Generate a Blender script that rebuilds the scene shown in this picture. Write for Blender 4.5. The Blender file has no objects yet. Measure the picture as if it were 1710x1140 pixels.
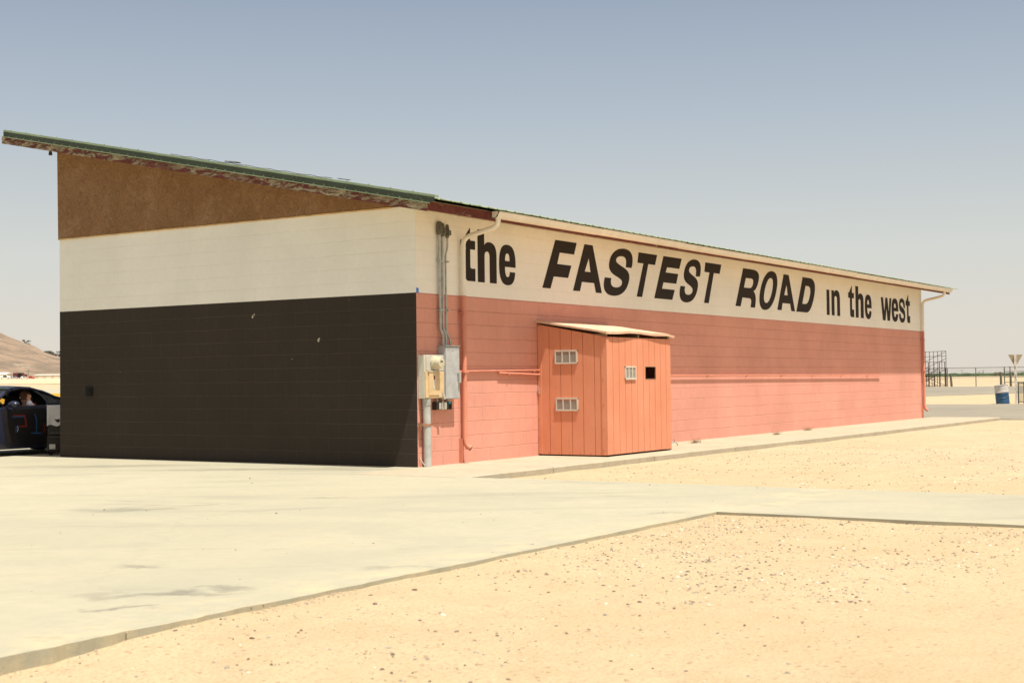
import bpy, bmesh, math, random
import numpy as np
from mathutils import Vector, Matrix, noise
R = math.radians
S = bpy.context.scene
COL = S.collection
rnd = random.Random(7)

# ------------------------------------------------------------------ camera
CP = Vector((-15.7987, -11.7542, 1.1958)); YAW, PIT, ROL, FPX = 0.571933, 0.0275486, -0.0119338, 2350.15
F = Vector((math.cos(YAW)*math.cos(PIT), math.sin(YAW)*math.cos(PIT), math.sin(PIT)))
Rt = Vector((math.sin(YAW), -math.cos(YAW), 0)); Up = Rt.cross(F)
R2 = Rt*math.cos(ROL)+Up*math.sin(ROL); U2 = Up*math.cos(ROL)-Rt*math.sin(ROL)
cam = bpy.data.cameras.new('camera'); camo = bpy.data.objects.new('camera', cam); COL.objects.link(camo)
M = Matrix.Identity(4)
for i in range(3):
    M[i][0] = R2[i]; M[i][1] = U2[i]; M[i][2] = -F[i]; M[i][3] = CP[i]
camo.matrix_world = M
cam.sensor_width = 36; cam.sensor_fit = 'HORIZONTAL'; cam.lens = 36*FPX/1710
cam.clip_start = .1; cam.clip_end = 20000
cam.dof.use_dof = True; cam.dof.focus_distance = 21.5; cam.dof.aperture_fstop = 5.6
S.camera = camo
# ------------------------------------------------------------------ light
SUN = Vector((-1/8.3, -1/3.05, 1)).normalized()
sl = bpy.data.lights.new('sun', 'SUN'); sl.energy = 4.6; sl.angle = R(.55); sl.color = (1, .95, .87)
so = bpy.data.objects.new('sun', sl); COL.objects.link(so)
so.rotation_euler = (-SUN).to_track_quat('-Z', 'Y').to_euler(); so.location = (-10, -20, 40)
W = bpy.data.worlds.new('World'); S.world = W; W.use_nodes = True
nt = W.node_tree; nt.nodes.clear()
sky = nt.nodes.new('ShaderNodeTexSky'); sky.sky_type = 'NISHITA'; sky.sun_disc = False
sky.sun_elevation = math.asin(SUN.z); sky.sun_rotation = math.atan2(SUN.x, SUN.y)
sky.air_density = 1.0; sky.dust_density = 4.0; sky.ozone_density = 1.2; sky.altitude = 600
BGS, EXPO = .10, .64
def mixn(mode, fac=None):
    o = nt.nodes.new('ShaderNodeMix'); o.data_type = 'RGBA'; o.blend_type = mode; o.inputs[0].default_value = 1; return o
tint = mixn('MULTIPLY'); tint.inputs[7].default_value = (1.10, .96, .76, 1)
nt.links.new(sky.outputs[0], tint.inputs[6])
# dry, dusty air: the sky pales towards the horizon with elevation
tc = nt.nodes.new('ShaderNodeTexCoord'); sx = nt.nodes.new('ShaderNodeSeparateXYZ'); nt.links.new(tc.outputs['Generated'], sx.inputs[0])
rp = nt.nodes.new('ShaderNodeValToRGB'); nt.links.new(sx.outputs[2], rp.inputs[0])
SKYC = [(0, (.745, .680, .590)), (.037, (.730, .692, .620)), (.09, (.655, .675, .645)), (.135, (.560, .605, .625)), (.18, (.465, .533, .600)), (.264, (.33, .40, .51)), (.45, (.30, .36, .47))]
el = rp.color_ramp.elements
while len(el) < len(SKYC): el.new(.5)
kk = 1/(BGS*2**EXPO)
for e_, (p_, c_) in zip(el, SKYC): e_.position = p_; e_.color = tuple(x for x in c_)+(1,)
sc_ = nt.nodes.new('ShaderNodeVectorMath'); sc_.operation = 'SCALE'; sc_.inputs[3].default_value = kk; nt.links.new(rp.outputs[0], sc_.inputs[0])
fr = nt.nodes.new('ShaderNodeMapRange'); fr.inputs[1].default_value = .30; fr.inputs[2].default_value = .55; nt.links.new(sx.outputs[2], fr.inputs[0])
mx = mixn('MIX'); nt.links.new(fr.outputs[0], mx.inputs[0]); nt.links.new(sc_.outputs[0], mx.inputs[6]); nt.links.new(tint.outputs[2], mx.inputs[7])
bg = nt.nodes.new('ShaderNodeBackground'); bg.inputs[1].default_value = BGS
wo = nt.nodes.new('ShaderNodeOutputWorld')
nt.links.new(mx.outputs[2], bg.inputs[0]); nt.links.new(bg.outputs[0], wo.inputs[0])
S.view_settings.view_transform = 'Standard'; S.view_settings.look = 'None'
S.view_settings.exposure = EXPO; S.view_settings.gamma = 1
S.render.engine = 'CYCLES'
S.cycles.max_bounces = 6

# ------------------------------------------------------------------ node helpers
class NM:
    def __init__(s, name):
        s.m = bpy.data.materials.new(name); s.m.use_nodes = True
        s.t = s.m.node_tree; s.b = s.t.nodes['Principled BSDF']; s.b.inputs['Roughness'].default_value = .85
        s.b.inputs['Specular IOR Level'].default_value = .25
    def n(s, typ, **kw):
        o = s.t.nodes.new(typ)
        for k, v in kw.items(): setattr(o, k, v)
        return o
    def l(s, a, b): s.t.links.new(a, b)
    def pos(s):
        if not hasattr(s, '_p'): s._p = s.n('ShaderNodeNewGeometry').outputs['Position']
        return s._p
    def mapv(s, scale=(1, 1, 1), loc=(0, 0, 0), rot=(0, 0, 0), src=None):
        m = s.n('ShaderNodeMapping'); m.inputs['Scale'].default_value = scale; m.inputs['Location'].default_value = loc
        m.inputs['Rotation'].default_value = rot
        s.l(src or s.pos(), m.inputs[0]); return m.outputs[0]
    def noise(s, scale, detail=4, rough=.55, vec=None, dist=0):
        o = s.n('ShaderNodeTexNoise'); o.inputs['Scale'].default_value = scale; o.inputs['Detail'].default_value = detail
        o.inputs['Roughness'].default_value = rough; o.inputs['Distortion'].default_value = dist
        s.l(vec or s.pos(), o.inputs['Vector']); return o.outputs['Fac']
    def voro(s, scale, vec=None, feature='F1'):
        o = s.n('ShaderNodeTexVoronoi', feature=feature); o.inputs['Scale'].default_value = scale
        s.l(vec or s.pos(), o.inputs['Vector']); return o
    def ramp(s, fac, stops, interp='LINEAR'):
        o = s.n('ShaderNodeValToRGB'); o.color_ramp.interpolation = interp
        e = o.color_ramp.elements
        while len(e) < len(stops): e.new(.5)
        for k, (p, c) in enumerate(stops):
            e[k].position = p; e[k].color = (c if hasattr(c, '__len__') else (c, c, c))[:3]+(1,) if hasattr(c, '__len__') else (c, c, c, 1)
        s.l(fac, o.inputs[0]); return o.outputs[0]
    def mix(s, fac, a, b, mode='MIX'):
        o = s.n('ShaderNodeMix', data_type='RGBA', blend_type=mode)
        for sock, v in ((o.inputs[0], fac), (o.inputs[6], a), (o.inputs[7], b)):
            if isinstance(v, (int, float)): sock.default_value = v
            elif isinstance(v, tuple): sock.default_value = v[:3]+(1,)
            else: s.l(v, sock)
        return o.outputs[2]
    def math(s, op, a, b=0.):
        o = s.n('ShaderNodeMath', operation=op)
        for sock, v in ((o.inputs[0], a), (o.inputs[1], b)):
            if isinstance(v, (int, float)): sock.default_value = v
            else: s.l(v, sock)
        return o.outputs[0]
    def base(s, c):
        if isinstance(c, tuple): s.b.inputs['Base Color'].default_value = c[:3]+(1,)
        else: s.l(c, s.b.inputs['Base Color'])
    def bump(s, h, dist, strength=1., prev=None):
        o = s.n('ShaderNodeBump'); o.inputs['Distance'].default_value = dist; o.inputs['Strength'].default_value = strength
        s.l(h, o.inputs['Height'])
        if prev: s.l(prev, o.inputs['Normal'])
        s.l(o.outputs[0], s.b.inputs['Normal']); return o.outputs[0]
    def set(s, **kw):
        for k, v in kw.items(): s.b.inputs[k.replace('_', ' ')].default_value = v
        return s

def plain(name, c, rough=.7, metal=0, var=.12, scale=6, bump=0, spec=.3):
    m = NM(name); n = m.noise(scale, 5)
    c2 = tuple(min(1, x*(1+var)) for x in c); c1 = tuple(x*(1-var) for x in c)
    m.base(m.ramp(n, [(.3, c1), (.7, c2)]))
    m.set(Roughness=rough, Metallic=metal); m.b.inputs['Specular IOR Level'].default_value = spec
    if bump: m.bump(m.noise(scale*8, 4), bump)
    return m.m

def block_paint(name, c, axis, joint=.72, patch=.06, vj=.4, lo=.15, bs=.5):
    """painted concrete block, joints by world position so paint bands and lettering share them"""
    m = NM(name)
    sp = m.n('ShaderNodeSeparateXYZ'); m.l(m.pos(), sp.inputs[0])
    cb = m.n('ShaderNodeCombineXYZ'); m.l(sp.outputs[axis], cb.inputs[0]); m.l(sp.outputs[2], cb.inputs[1])
    w = m.n('ShaderNodeTexNoise'); w.inputs['Scale'].default_value = 1.3; w.inputs['Detail'].default_value = 3
    m.l(m.pos(), w.inputs['Vector'])
    ad = m.n('ShaderNodeVectorMath', operation='MULTIPLY_ADD'); m.l(w.outputs['Color'], ad.inputs[0])
    ad.inputs[1].default_value = (.020, .020, 0); m.l(cb.outputs[0], ad.inputs[2])
    br = m.n('ShaderNodeTexBrick'); br.offset = .5; br.offset_frequency = 2; br.squash = 1
    for k, v in (('Scale', 1), ('Mortar Size', .0042), ('Mortar Smooth', .6), ('Brick Width', .4064), ('Row Height', .2032), ('Bias', 0)):
        br.inputs[k].default_value = v
    br.inputs['Color1'].default_value = (.42, .42, .42, 1); br.inputs['Color2'].default_value = (.58, .58, .58, 1); br.inputs['Mortar'].default_value = (.5, .5, .5, 1)
    m.l(ad.outputs[0], br.inputs['Vector'])
    # bed joints read stronger than the head joints under the paint
    fz = m.math('FRACT', m.math('DIVIDE', m.n('ShaderNodeSeparateXYZ').outputs[1], .2032))
    sep2 = fz.node.inputs[0].links[0].from_node.inputs[0].links[0].from_node; m.l(ad.outputs[0], sep2.inputs[0])
    hz = m.math('ABSOLUTE', m.math('SUBTRACT', m.math('FRACT', m.math('ADD', fz, .5)), .5))
    hj = m.ramp(hz, [(.012, 1.), (.03, 0.)])
    jf = m.math('MAXIMUM', hj, m.math('MULTIPLY', br.outputs['Fac'], vj))
    # joints fade in and out: thicker paint in places
    jn = m.ramp(m.noise(1.1, 4, .6), [(.38, lo), (.62, 1.)])
    vf = m.math('MULTIPLY', jf, jn)
    n1 = m.noise(.8, 6, .6); n2 = m.noise(14, 5, .6)
    tone = m.mix(m.ramp(n1, [(.3, 0.), (.7, 1.)]), tuple(x*(1-patch) for x in c), tuple(min(1, x*(1+patch)) for x in c))
    tone = m.mix(m.ramp(n2, [(.35, 0.), (.75, .35)]), tone, tuple(x*(1-patch*2) for x in c))
    tone = m.mix(.10, tone, br.outputs['Color'], 'OVERLAY')
    tone = m.mix(vf, tone, m.mix(1., tone, (joint, joint*.95, joint*.9), 'MULTIPLY'))
    # faint vertical run marks
    st = m.ramp(m.noise(5, 4, .6, m.mapv((1, 1, .07))), [(.55, 0.), (.8, .10)])
    tone = m.mix(st, tone, tuple(x*.7 for x in c))
    m.base(tone); m.set(Roughness=.8)
    hb = m.math('SUBTRACT', 1, jf)
    b1 = m.bump(hb, .006, bs)
    m.bump(m.noise(70, 5, .7), .0028, .7, b1)
    return m.m

PINK = (.66, .305, .225); CREAM = (.84, .80, .71); BLACK = (.039, .029, .0205)
MT = {}
MT['black_gable'] = block_paint('black block paint', BLACK, 1, joint=1.9, patch=.10, vj=.8, lo=.5)
MT['cream_gable'] = block_paint('cream block paint gable', CREAM, 1, bs=.3, joint=.93, vj=.3)
MT['pink_side'] = block_paint('pink block paint', PINK, 0, bs=.8, joint=.83, patch=.10, vj=.75)
MT['cream_side'] = block_paint('cream block paint side', CREAM, 0, bs=.3, joint=.92, vj=.5)
MT['letter'] = block_paint('black letter paint', (.026, .018, .013), 0, joint=1.3, patch=.1)
MT['pinkmetal'] = plain('pink painted metal', (.58, .225, .145), .6, var=.1, scale=4)
MT['creammetal'] = plain('cream painted metal', (.78, .71, .59), .55, var=.08, scale=4)
MT['galv'] = plain('galvanised steel', (.42, .42, .38), .45, .35, .22, 12)
MT['greybox'] = plain('grey enamel', (.40, .41, .40), .5, .1, .14, 9)
MT['darkmetal'] = plain('dark metal', (.05, .045, .04), .5, .3, .2, 8)
MT['white'] = plain('white plastic', (.56, .52, .43), .5, 0, .06, 8)
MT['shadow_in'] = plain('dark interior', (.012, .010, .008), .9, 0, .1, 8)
MT['chrome'] = plain('bright metal', (.7, .7, .68), .2, .9, .05, 8)
MT['blue_tape'] = plain('blue tape', (.02, .075, .20), .6)
MT['red_tape'] = plain('red tape', (.17, .018, .014), .6)
MT['bluemasking'] = plain('blue masking tape', (.05, .22, .60), .6)
MT['wood'] = plain('weathered wood', (.26, .19, .12), .85, 0, .3, 9, .004)
MT['oldpost'] = plain('grey post', (.13, .12, .09), .85, 0, .3, 9)
MT['wire'] = plain('fence steel', (.15, .16, .13), .5, .3, .15, 5)
MT['alum'] = plain('rusty scaffold steel', (.09, .055, .045), .6, .3, .45, 3)
MT['yellow'] = plain('yellow barrier paint', (.80, .44, .05), .7, 0, .12, .7)
MT['leaf_far'] = plain('far foliage', (.045, .07, .03), .9, 0, .4, .12)
MT['bush'] = plain('dry bush foliage', (.17, .16, .115), .9, 0, .4, .4)
MT['skin'] = plain('skin', (.52, .28, .18), .6, 0, .05, 20)
MT['hair'] = plain('auburn hair', (.16, .075, .035), .8, 0, .25, 60)
MT['lilac'] = plain('pale lilac jacket', (.62, .60, .66), .8, 0, .08, 20)
MT['tyre'] = plain('tyre rubber', (.018, .018, .018), .85)

def m_stucco():
    m = NM('brown trowelled stucco')
    n1 = m.noise(1.6, 6, .6, dist=.6); n2 = m.noise(7, 6, .65, dist=1.2)
    c = m.ramp(n1, [(.28, (.30, .155, .066)), (.52, (.36, .195, .090)), (.75, (.44, .265, .145))])
    c = m.mix(m.ramp(n2, [(.4, 0.), (.72, .55)]), c, (.26, .13, .055))
    c = m.mix(m.ramp(m.noise(26, 5, .7, dist=2), [(.58, 0.), (.74, .6)]), c, (.14, .06, .025))
    c = m.mix(m.ramp(m.noise(13, 7, .75, dist=2.5), [(.46, 0.), (.62, .5)]), c, (.17, .08, .033))
    c = m.mix(m.ramp(m.noise(9, 7, .75, m.mapv(loc=(7, 7, 7)), dist=1.8), [(.56, 0.), (.7, .5)]), c, (.50, .33, .20))
    m.base(c); b = m.bump(n2, .05, 1.); m.bump(m.noise(30, 6, .75, dist=2), .02, 1., b); return m.m
MT['stucco'] = m_stucco()

def m_peel(name, amount, grey=.5):
    m = NM(name)
    v = m.mapv((.55, .55, 2.6))
    n = m.noise(5.5, 9, .74, v, .9)
    k = m.ramp(n, [(amount, 0.), (amount+.018, 1.)])
    big = m.ramp(m.noise(.55, 3), [(.36, .25), (.52, 1.)])
    k = m.math('MULTIPLY', k, big)
    red = m.ramp(m.noise(5, 6), [(.3, (.105, .026, .020)), (.7, (.19, .055, .045))])
    bare = m.ramp(m.noise(9, 6, .6, m.mapv((1, 1, 3))), [(.3, (.13, .10, .065)), (.5, (.30, .235, .15)), (.7, (.50, .41, .28))])
    m.base(m.mix(k, red, bare)); m.bump(m.math('SUBTRACT', 1, k), .005, .8); return m.m
MT['peel'] = m_peel('peeling maroon fascia', .485)
MT['peel_less'] = m_peel('maroon fascia', .60)

def m_green(name, c, metal=.0):
    m = NM(name); n = m.noise(2.5, 6, .6)
    c1 = m.ramp(n, [(.3, tuple(x*.8 for x in c)), (.7, tuple(x*1.15 for x in c))])
    c1 = m.mix(m.ramp(m.noise(30, 4), [(.62, 0.), (.75, .4)]), c1, (.35, .33, .24))
    m.base(c1); m.set(Roughness=.5, Metallic=metal); return m.m
MT['green_dark'] = m_green('dark green roof trim', (.036, .047, .028))
MT['green_light'] = m_green('pale green roof metal', (.24, .30, .18))

STAINS = [(-10.1, -5.72, .62, .13, .75), (-9.75, -5.85, .3, .10, .6), (-10.55, -5.92, .22, .07, .7), (-6.4, -1.3, .75, .22, .6), (-4.45, -2.2, .35, .12, .6), (-9.3, -4.65, .25, .09, .6),
          (-1.2, 1.9, 2.6, .35, .6), (-11.38, -6.28, .15, .06, .6), (-4.6, -6.2, .4, .12, .35), (-8.6, -6.2, .25, .09, .45), (-.8, .6, 1.3, .25, .5), (-1.6, 4.6, 2.2, .4, .5)]
def m_concrete():
    m = NM('bleached concrete')
    n0 = m.noise(.17, 5, .55); n1 = m.noise(.75, 7, .62, dist=.8); n2 = m.noise(9, 6, .65)
    c = m.ramp(n0, [(.3, (0.327, 0.305, 0.218)), (.7, (0.388, 0.358, 0.253))])
    c = m.mix(m.ramp(n1, [(.42, 0.), (.75, .55)]), c, (0.281, 0.270, 0.204))
    # tyre scuffs and dark stains drawn out along the driving direction
    sc = m.noise(1.0, 6, .6, m.mapv((.30, 1.5, 1), (3, 1, 0), src=m.mapv(rot=(0, 0, R(57)))), .6)
    c = m.mix(m.ramp(sc, [(.56, 0.), (.72, .60)]), c, (0.229, 0.222, 0.175))
    st = m.noise(.55, 8, .7, m.mapv((.45, 2.0, 1), (9, 4, 0), src=m.mapv(rot=(0, 0, R(50)))), 1.2)
    c = m.mix(m.ramp(st, [(.62, 0.), (.72, .6)]), c, (0.170, 0.154, 0.118))
    dust = m.noise(.32, 5, .6, m.mapv((1, 1, 1), (30, 12, 0)))
    c = m.mix(m.ramp(dust, [(.5, 0.), (.72, .22)]), c, (0.425, 0.363, 0.236))
    c = m.mix(m.ramp(n2, [(.3, .28), (.6, 0.)]), c, (0.272, 0.253, 0.183))
    # individual old tyre and oil stains, each drawn out in one direction
    dn = m.n('ShaderNodeTexNoise'); dn.inputs['Scale'].default_value = 1.7; dn.inputs['Detail'].default_value = 7; dn.inputs['Roughness'].default_value = .65; m.l(m.pos(), dn.inputs['Vector'])
    dv = m.n('ShaderNodeVectorMath', operation='MULTIPLY_ADD'); m.l(dn.outputs['Color'], dv.inputs[0]); dv.inputs[1].default_value = (.9, .9, 0); m.l(m.pos(), dv.inputs[2])
    rt = m.mapv(rot=(0, 0, R(57)), src=dv.outputs[0])
    for (sx_, sy_, lx, ly, kk_) in STAINS:
        p = Matrix.Rotation(R(57), 3, 'Z') @ Vector((sx_+.45, sy_+.45, 0))
        q = m.n('ShaderNodeMapping', vector_type='TEXTURE'); q.inputs['Location'].default_value = (p.x, p.y, 0); q.inputs['Scale'].default_value = (lx, ly, 50); m.l(rt, q.inputs[0])
        ln = m.n('ShaderNodeVectorMath', operation='LENGTH'); m.l(q.outputs[0], ln.inputs[0])
        c = m.mix(m.ramp(ln.outputs['Value'], [(.15, kk_), (1., 0.)]), c, (0.145, 0.138, 0.109))
    # sand blown over the southern edge of the slab
    sy = m.n('ShaderNodeSeparateXYZ'); m.l(m.pos(), sy.inputs[0])
    ed = m.math('SUBTRACT', 1, m.math('MULTIPLY', m.math('ABSOLUTE', m.math('ADD', sy.outputs[1], 6.45)), 1.8))
    dr = m.math('MULTIPLY', m.ramp(m.noise(2.6, 7, .7), [(.46, 0.), (.60, .75)]), m.n('ShaderNodeClamp').outputs[0])
    cl = dr.node.inputs[1].links[0].from_node; m.l(ed, cl.inputs[0]); c = m.mix(dr, c, (0.460, 0.381, 0.240))
    sp = m.voro(16); c = m.mix(m.ramp(sp.outputs['Distance'], [(.05, .6), (.09, 0.)]), c, (0.256, 0.222, 0.166))
    # thin crack network
    cr = m.n('ShaderNodeTexVoronoi', feature='DISTANCE_TO_EDGE'); cr.inputs['Scale'].default_value = .16
    wv = m.n('ShaderNodeVectorMath', operation='MULTIPLY_ADD'); wn = m.n('ShaderNodeTexNoise'); wn.inputs['Scale'].default_value = .9; wn.inputs['Detail'].default_value = 6
    m.l(m.pos(), wn.inputs['Vector']); m.l(wn.outputs['Color'], wv.inputs[0]); wv.inputs[1].default_value = (1.6, 1.6, 0); m.l(m.pos(), wv.inputs[2]); m.l(wv.outputs[0], cr.inputs['Vector'])
    c = m.mix(m.ramp(cr.outputs['Distance'], [(.0008, .14), (.002, 0.)]), c, (0.256, 0.230, 0.175))
    m.base(c); m.set(Roughness=.9); b = m.bump(n2, .006, .6); m.bump(m.noise(90, 4, .7), .002, .6, b); return m.m
MT['concrete'] = m_concrete()
def m_kerb():
    m = NM('kerb concrete')
    c = m.ramp(m.noise(1.2, 6, .6), [(.3, (0.348, 0.300, 0.213)), (.7, (0.409, 0.352, 0.252))])
    c = m.mix(m.ramp(m.noise(6, 7, .7), [(.5, 0.), (.75, .6)]), c, (0.252, 0.213, 0.148))
    m.base(c); m.set(Roughness=.9); m.bump(m.noise(22, 6, .7), .008, .7); return m.m
MT['kerb'] = m_kerb()
def m_sand():
    m = NM('pale sandy ground')
    c = m.ramp(m.noise(.35, 5, .55), [(.3, (.410, .330, .205)), (.7, (.475, .392, .258))])
    c = m.mix(m.ramp(m.noise(2.2, 7, .62, dist=.5), [(.45, 0.), (.75, .55)]), c, (0.372, 0.266, 0.152))
    c = m.mix(m.ramp(m.noise(48, 4, .7), [(.34, .6), (.52, 0.)]), c, (0.307, 0.221, 0.133))
    v = m.voro(24); c = m.mix(m.ramp(v.outputs['Distance'], [(.15, .55), (.24, 0.)]), c, (0.266, 0.186, 0.115))
    v2 = m.voro(11, m.mapv((1, 1, 1), (5, 3, 0))); c = m.mix(m.ramp(v2.outputs['Distance'], [(.10, .75), (.17, 0.)]), c, (0.219, 0.127, 0.068))
    cl = m.math('MULTIPLY', m.ramp(m.noise(1.3, 5, .65), [(.42, .25), (.62, 1.)]), m.ramp(m.noise(75, 3, .8), [(.36, .8), (.45, 0.)])); c = m.mix(cl, c, (.20, .135, .085))
    c = m.mix(m.ramp(m.noise(.9, 6, .65, m.mapv((.6, 1, 1), (60, 3, 0))), [(.45, 0.), (.68, .5)]), c, (.40, .31, .185))
    far = m.noise(.018, 5, .6, m.mapv((1, 1, 1), (200, 30, 0)))
    c = m.mix(m.ramp(far, [(.45, 0.), (.7, .45)]), c, (0.446, 0.316, 0.152))
    m.base(c); m.set(Roughness=.95)
    b = m.bump(m.noise(1.1, 4, .6), .10, .5); b = m.bump(m.noise(4.0, 6, .65), .035, .6, b); b = m.bump(m.noise(34, 5, .72), .010, .9, b); m.bump(m.noise(160, 3, .7), .003, .8, b); return m.m
MT['sand'] = m_sand()
def m_asphalt():
    m = NM('sun bleached asphalt')
    c = m.ramp(m.noise(.12, 5), [(.3, (0.212, 0.191, 0.145)), (.7, (0.264, 0.238, 0.178))])
    c = m.mix(m.ramp(m.noise(.5, 7, .65, m.mapv((.25, 1.6, 1), (0, 0, 0), (0, 0, R(20)))), [(.5, 0.), (.7, .5)]), c, (0.178, 0.157, 0.119))
    c = m.mix(m.ramp(m.noise(30, 3, .7), [(.3, .5), (.6, 0.)]), c, (0.153, 0.136, 0.102))
    m.base(c); m.set(Roughness=.9); m.bump(m.noise(40, 3), .006); return m.m
MT['asphalt'] = m_asphalt()
def m_hill():
    m = NM('dry hillside')
    c = m.ramp(m.noise(.012, 7, .62), [(.3, (0.246, 0.178, 0.123)), (.6, (0.315, 0.225, 0.153)), (.8, (0.383, 0.285, 0.200))])
    c = m.mix(m.ramp(m.noise(.035, 8, .7, dist=.8), [(.44, 0.), (.58, .85)]), c, (0.170, 0.136, 0.098))
    c = m.mix(m.ramp(m.noise(.02, 7, .7, m.mapv((1, 1, 1), (90, 0, 0))), [(.60, 0.), (.66, .7)]), c, (0.442, 0.348, 0.255))
    c = m.mix(m.ramp(m.voro(.16).outputs['Distance'], [(.12, .7), (.22, 0.)]), c, (0.136, 0.119, 0.081))
    m.base(c); m.set(Roughness=.95); m.bump(m.noise(.03, 9, .72), 7, 1.); return m.m
MT['hill'] = m_hill()
def m_straw():
    m = NM('golden dry grass')
    c = m.ramp(m.noise(.02, 7, .6), [(.3, (0.501, 0.367, 0.212)), (.7, (0.565, 0.438, 0.289))])
    c = m.mix(m.ramp(m.noise(.08, 7, .7, m.mapv((.4, 1, 1))), [(.5, 0.), (.68, .6)]), c, (0.388, 0.259, 0.136))
    m.base(c); return m.m
MT['straw'] = m_straw()
def m_carpaint():
    m = NM('dark navy car paint'); m.base(m.ramp(m.noise(2, 3), [(.3, (.012, .013, .028)), (.7, (.018, .020, .042))]))
    m.set(Roughness=.38); m.b.inputs['Coat Weight'].default_value = .5; m.b.inputs['Coat Roughness'].default_value = .25; return m.m
MT['paint'] = m_carpaint()
def m_glass():
    m = NM('car glass'); m.base((.10, .12, .13)); m.set(Roughness=.04)
    m.b.inputs['Alpha'].default_value = .45; m.b.inputs['Specular IOR Level'].default_value = .6; return m.m
MT['glass'] = m_glass()

# ------------------------------------------------------------------ mesh helpers
def tag(o, label=None, cat=None, group=None, kind=None):
    if label: o['label'] = label
    if cat: o['category'] = cat
    if group: o['group'] = group
    if kind: o['kind'] = kind
    return o
def empty(name, loc=(0, 0, 0), rz=0, **kw):
    o = bpy.data.objects.new(name, None); COL.objects.link(o); o.location = loc; o.rotation_euler = (0, 0, rz)
    o.empty_display_size = .2; return tag(o, **kw)
class MB:
    def __init__(s): s.v = []; s.f = []; s.mi = []
    def add(s, vs, fs, mi=0):
        n = len(s.v); s.v += [tuple(v) for v in vs]; s.f += [tuple(i+n for i in f) for f in fs]; s.mi += [mi]*len(fs)
    def box(s, x0, x1, y0, y1, z0, z1, mi=0):
        s.add([(x0, y0, z0), (x1, y0, z0), (x1, y1, z0), (x0, y1, z0), (x0, y0, z1), (x1, y0, z1), (x1, y1, z1), (x0, y1, z1)],
              [(3, 2, 1, 0), (4, 5, 6, 7), (0, 1, 5, 4), (1, 2, 6, 5), (2, 3, 7, 6), (3, 0, 4, 7)], mi)
    def prism(s, prof, axis, a, b, mi=0):
        """prof: 2D polygon; extruded along axis from a to b (other two coords in order)"""
        n = len(prof)
        def P(q, t):
            return (t, q[0], q[1]) if axis == 0 else ((q[0], t, q[1]) if axis == 1 else (q[0], q[1], t))
        vs = [P(q, a) for q in prof]+[P(q, b) for q in prof]
        fs = [tuple(range(n)), tuple(range(2*n-1, n-1, -1))]+[(i, (i+1) % n, n+(i+1) % n, n+i) for i in range(n)]
        s.add(vs, fs, mi)
    def tube(s, pts, r, n=10, mi=0, cap=True):
        pts = [Vector(p) for p in pts]; rs = r if hasattr(r, '__len__') else [r]*len(pts)
        vs = []; ref = None
        for i, p in enumerate(pts):
            d = (pts[min(i+1, len(pts)-1)]-pts[max(i-1, 0)]).normalized()
            if ref is None: ref = Vector((0, 0, 1)) if abs(d.z) < .9 else Vector((0, 1, 0))
            u = d.cross(ref).normalized(); w = u.cross(d).normalized(); ref = w
            for k in range(n):
                a = 2*math.pi*k/n; vs.append(p+(u*math.cos(a)+w*math.sin(a))*rs[i])
        fs = [(i*n+k, i*n+(k+1) % n, (i+1)*n+(k+1) % n, (i+1)*n+k) for i in range(len(pts)-1) for k in range(n)]
        if cap: fs += [tuple(range(n-1, -1, -1)), tuple((len(pts)-1)*n+k for k in range(n))]
        s.add(vs, fs, mi)
    def bar(s, a, b, w, mi=0): s.tube([a, b], w/2*1.2, 4, mi)
    def lathe(s, prof, c, axis='z', n=28, mi=0):
        vs = []
        for (r, h) in prof:
            for k in range(n):
                a = 2*math.pi*k/n; x, y = r*math.cos(a), r*math.sin(a)
                vs.append({'z': (c[0]+x, c[1]+y, c[2]+h), 'y': (c[0]+x, c[1]+h, c[2]+y), 'x': (c[0]+h, c[1]+x, c[2]+y)}[axis])
        m = len(prof)
        fs = [(i*n+k, i*n+(k+1) % n, (i+1)*n+(k+1) % n, (i+1)*n+k) for i in range(m-1) for k in range(n)]
        fs += [tuple(range(n)), tuple((m-1)*n+k for k in range(n))]
        s.add(vs, fs, mi)
    def build(s, name, mats, parent=None, smooth=False, bevel=0, **kw):
        me = bpy.data.meshes.new(name); me.from_pydata(s.v, [], s.f)
        for m in (mats if isinstance(mats, (list, tuple)) else [mats]): me.materials.append(m)
        me.polygons.foreach_set('material_index', s.mi)
        bm = bmesh.new(); bm.from_mesh(me); bmesh.ops.recalc_face_normals(bm, faces=bm.faces); bm.to_mesh(me); bm.free()
        if smooth: me.shade_smooth(); me.set_sharp_from_angle(angle=R(35))
        o = bpy.data.objects.new(name, me); COL.objects.link(o)
        if parent: o.parent = parent; o.matrix_parent_inverse = parent_inv(parent)
        if bevel:
            b = o.modifiers.new('bevel', 'BEVEL'); b.width = bevel; b.segments = 2; b.limit_method = 'ANGLE'
        return tag(o, **kw)
def parent_inv(p):
    """meshes of things built in world coordinates keep them; things flagged local keep identity"""
    if p.get('_local'): return Matrix.Identity(4)
    m = Matrix.Identity(4); q = p
    while q: m = (Matrix.Translation(q.location) @ q.rotation_euler.to_matrix().to_4x4()) @ m if q.type == 'EMPTY' else m; q = q.parent
    return m.inverted() if p.type == 'EMPTY' else Matrix.Identity(4)
def sstep(t): t = max(0, min(1, t)); return t*t*(3-2*t)

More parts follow.
